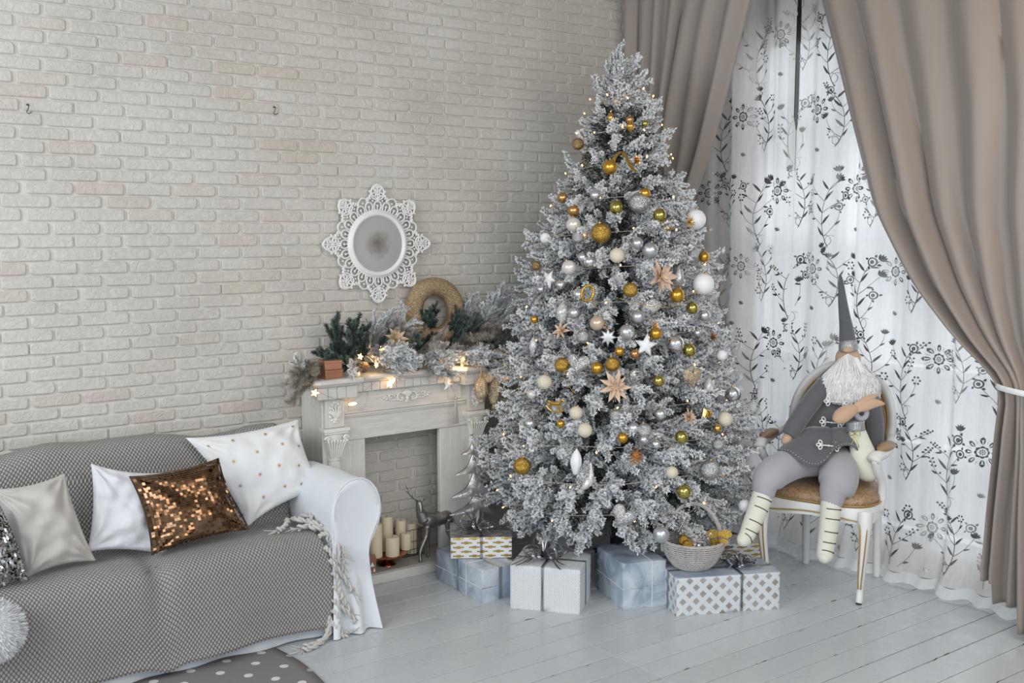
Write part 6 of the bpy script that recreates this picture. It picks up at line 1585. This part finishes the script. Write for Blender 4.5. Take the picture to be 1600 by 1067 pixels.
# torso: widening jacket
px_ = 1/CF*gd0
body = ell_tube([gp(1322, 562, .10), gp(1318, 590, .09), gp(1307, 625, .07), gp(1297, 665, .04), gp(1290, 700, .02), gp(1286, 722, .0), gp(1284, 735, -.01)], [12*px_, 34*px_, 44*px_, 52*px_, 60*px_, 62*px_, 50*px_], (1, .62))
gpart(body, 'jacket', M['felt'])
# flared hem flaps lying over the thighs
def flap(top, bot, name='jacket_hem'):
    A = catmull([gp(*q) for q in top], 5); Bc = catmull([gp(*q) for q in bot], 5); n = len(A)
    def f(u, v):
        i = min(int(u*(n-1)), n-2); q = u*(n-1)-i; a = A[i].lerp(A[i+1], q); b = Bc[i].lerp(Bc[i+1], q)
        return a.lerp(b, v)-CFW*.020*math.sin(PI*v)
    o = gpart(MB().grid(f, n-1, 10), name, M['felt']); sdm = o.modifiers.new('s', 'SOLIDIFY'); sdm.thickness = .006; sdm.offset = 1
    stc = MB(); q = [f(t/40, .93)-CFW*.007 for t in range(1, 40)]
    for i in range(0, len(q)-1, 2): stc.tube([q[i], q[i].lerp(q[i+1], .5)], .0013, 5)
    gpart(stc, 'hem_stitching', M['cord'], 180, o)
flap([(1238, 676, .0), (1252, 670, -.03), (1266, 666, -.06), (1280, 666, -.075), (1292, 666, -.085), (1301, 670, -.085)],
     [(1214, 703, -.13), (1230, 706, -.19), (1247, 718, -.225), (1264, 728, -.235), (1283, 725, -.235), (1301, 704, -.225)])
flap([(1299, 668, -.088), (1315, 666, -.075), (1330, 668, -.06), (1345, 672, -.03), (1352, 690, 0)],
     [(1297, 706, -.225), (1315, 696, -.235), (1334, 697, -.225), (1349, 716, -.17), (1358, 744, -.11)])
# sleeves
gpart(MB().tube([gp(1288, 600, .03), gp(1272, 622, -.02), gp(1255, 645, -.06), gp(1240, 668, -.08), gp(1233, 680, -.085)], [.040, .045, .044, .042, .038], 16, k=5), 'sleeve', M['felt'])
gpart(MB().tube([gp(1233, 680, -.085), gp(1228, 688, -.085), gp(1222, 692, -.085)], [.020, .024, .012], 12, k=3), 'hand', M['skin'])
gpart(MB().tube([gp(1352, 600, .05), gp(1362, 630, .0), gp(1368, 665, -.03), gp(1367, 700, -.04), gp(1364, 712, -.045)], [.032, .040, .040, .036, .030], 16, k=5), 'sleeve', M['felt'])
gpart(MB().tube([gp(1364, 710, -.045), gp(1361, 718, -.05), gp(1355, 724, -.055)], [.018, .022, .012], 12, k=3), 'hand', M['skin'])
# trousers: two ballooning legs
gpart(MB().tube([gp(1288, 722, -.02), gp(1250, 722, -.10), gp(1220, 732, -.17), gp(1202, 746, -.22), gp(1195, 760, -.235), gp(1195, 777, -.235)], [.066, .072, .076, .072, .058, .043], 22, k=5), 'trouser_leg', M['trouser'])
gpart(MB().tube([gp(1305, 716, -.02), gp(1310, 726, -.12), gp(1311, 742, -.19), gp(1308, 758, -.225), gp(1302, 770, -.235), gp(1299, 790, -.24)], [.070, .082, .088, .085, .062, .045], 22, k=5), 'trouser_leg', M['trouser'])
# stockings with dark stitches
def stocking(pts, rs):
    so1 = gpart(MB().tube(pts, rs, 18, k=5), 'stocking', M['stocking']); P = catmull([vec(p) for p in pts], 5); RR = catmull([Vector((x, 0, 0)) for x in rs], 5)
    th_ = MB(); n = len(P)
    for i in range(5):
        j = int(n*(.12+.135*i)); d = (P[j+1]-P[j-1]).normalized(); x = d.cross(CFW).normalized(); r = RR[j].x; y = x.cross(d)
        if y.dot(CFW) > 0: y = -y
        if x.dot(CRT) < 0: x = -x
        th_.tube([P[j]+x*r*1.02*math.cos(a)+y*r*1.02*math.sin(a) for a in [PI*(.22+.50*q/8) for q in range(9)]], .0022, 5)
        e = P[j]+x*r*1.04*math.cos(PI*.22)+y*r*1.04*math.sin(PI*.22); th_.ball(e, .0036, 6, 5)
    gpart(th_, 'stitches', M['thread'], 180, so1)
stocking([gp(1193, 768, -.235), gp(1186, 790, -.25), gp(1176, 815, -.27), gp(1167, 836, -.28), gp(1160, 845, -.30), gp(1156, 849, -.31)], [.046, .046, .042, .036, .030, .014])
stocking([gp(1299, 782, -.24), gp(1297, 805, -.245), gp(1294, 830, -.25), gp(1290, 856, -.255), gp(1288, 870, -.27), gp(1286, 876, -.285)], [.046, .045, .042, .038, .034, .016])
# head: nose band, hat, beard
gpart(MB().ball(gp(1325, 560, .09), .060, 18, 14), 'head', M['skin'])
gpart(MB().ball(gp(1325, 546, .03), .022, 16, 12, (1.5, 1, .7)), 'nose', M['skin'])
hat = gpart(MB().tube([gp(1326, 545, .07), gp(1324, 530, .07), gp(1322, 510, .07), gp(1319, 490, .07), gp(1316, 465, .07), gp(1314, 440, .075), gp(1313, 429, .08)], [.041, .039, .032, .026, .020, .012, .003], 20, k=4), 'hat', M['felt'])
gpart(MB().tube([gp(1326.5, 549, .065), gp(1326, 545, .065), gp(1325, 538, .066), gp(1324.5, 534, .068)], [.041, .046, .044, .041], 20, k=3), 'hat_band', M['dotribbon'], 180, hat)
bdm = MB(); rbd = random.Random(6); bdm_r = []
for i in range(2600):
    t = rbd.random(); a = rbd.uniform(-1, 1); s0 = rbd.random()
    x0 = 1325+a*42*(.35+.65*s0); y0 = 552+s0*30+abs(a)*9; x1 = 1325+a*50+rbd.uniform(-3, 3); y1 = min(606+rbd.uniform(-8, 30)*(1-.35*abs(a)), 634)
    dd0 = .015+.05*(abs(a))**2; dd1 = -.055+.07*abs(a)**2+rbd.uniform(-.012, .012)
    p0, p1 = gp(x0, y0, dd0-.02*s0), gp(x1, y1, dd1); pm = (p0+p1)/2-CFW*rbd.uniform(.005, .03)+CRT*rbd.uniform(-.008, .008); pm2 = p0.lerp(p1, .78)+CRT*rbd.uniform(-.008, .008)-CFW*.01
    bdm.tube([p0, pm, pm2, p1], [.0022, .0026, .0024, .001], 3, cap=False)
tag(gpart(bdm, 'beard', M['beard']), 'shaggy white yarn beard', kind='stuff')
gpart(MB().tube([gp(1325, 560, .07), gp(1325, 582, .055), gp(1325, 603, .02)], [.05, .078, .068], 16, k=4, flat=(1.1, .55)), 'beard_backing', M['beard'])
# frog closures: three pairs of looped white cord
def surf_front(px, py): # front of the jacket
    if py > 682: return gp(px, py, -.178-(py-682)*.0016)
    t = (px-1298)/62; return gp(px, py, .045-.118*math.sqrt(max(0, 1-t*t*.8))-(py-640)*.0003)
for (x, y) in ((1300, 628), (1293, 660), (1288, 696)):
    fm_ = MB()
    for s in (-1, 1):
        cx_ = x+s*9+6; off = -.008
        for k_ in range(3):
            a = (PI if s < 0 else 0)+(k_-1)*1.15; L = 8
            loop = []
            for q in range(9):
                b = PI*q/8*2; loop.append((cx_+s*2+L*(math.cos(a)*(1-math.cos(b))/2)+math.sin(b)*2.6*-math.sin(a), y+s*1.5-L*(math.sin(a)*(1-math.cos(b))/2)+math.sin(b)*2.6*-math.cos(a)))
            fm_.tube([surf_front(*q)-CFW*.006 for q in loop], .0028, 6)
        fm_.tube([surf_front(cx_, y+s)-CFW*.007, surf_front(x+6, y)-CFW*.007], .0032, 6)
    fm_.ball(surf_front(x+6, y)-CFW*.009, .005, 8, 6)
    gpart(fm_, 'frog_closure', M['cord'])

# ---------------------------------------------------------------- small doll held under the gnome's arm
sdl = empty('sack_doll', GO, 'small cream cloth goose doll with beige head and long soft ears, tucked under the gnome\'s arm', 'doll')
sdl['label'] = 'small cream cloth doll with beige head and long beige ears, tucked under the gnome\'s arm'
def dp(mb, name, m, par=None): return mb.build(name, m, par or sdl, auto=180)
dp(MB().tube([gp(1338, 668, -.16), gp(1343, 690, -.165), gp(1350, 715, -.165), gp(1358, 738, -.15), gp(1360, 748, -.14)], [.036, .048, .060, .058, .030], 20, k=5, up=-CFW, flat=(1, .8)), 'sack', M['stocking'])
dp(MB().tube([gp(1338, 674, -.162), gp(1337, 666, -.16), gp(1336, 658, -.16)], [.041, .041, .043], 20, k=2), 'collar', M['dotribbon'])
rr2 = [gp(1346+8*math.cos(a), 646-8*math.sin(a), -.175) for a in [i*PI/12 for i in range(24)]]
dp(MB().tube(rr2, .0125, 10, close=True), 'arm_loop', M['trouser'])
dp(MB().tube([gp(1305, 659, -.21), gp(1312, 652, -.21), gp(1322, 645, -.205), gp(1332, 640, -.20), gp(1338, 637, -.19)], [.018, .034, .035, .026, .014], 18, k=5), 'head', M['skin'])
dp(MB().tube([gp(1330, 640, -.20), gp(1345, 630, -.20), gp(1360, 622, -.19), gp(1372, 616, -.18)], [.010, .017, .017, .004], 14, k=5, up=CFW, flat=(1, .5)), 'ear', M['skin'])
dp(MB().tube([gp(1332, 642, -.205), gp(1350, 636, -.205), gp(1366, 630, -.20), gp(1382, 631, -.19)], [.010, .020, .021, .005], 14, k=5, up=CFW, flat=(1, .5)), 'ear', M['skin'])
tie = MB()
for s in (-1, 1): tie.tube([gp(1336, 678, -.215), gp(1336+s*6, 672, -.22), gp(1336+s*8, 681, -.22), gp(1336, 679, -.215), gp(1336+s*5, 693, -.225), gp(1336+s*6, 700, -.225)], .0018, 5, k=4)
dp(tie, 'bow_tie', M['olive'])
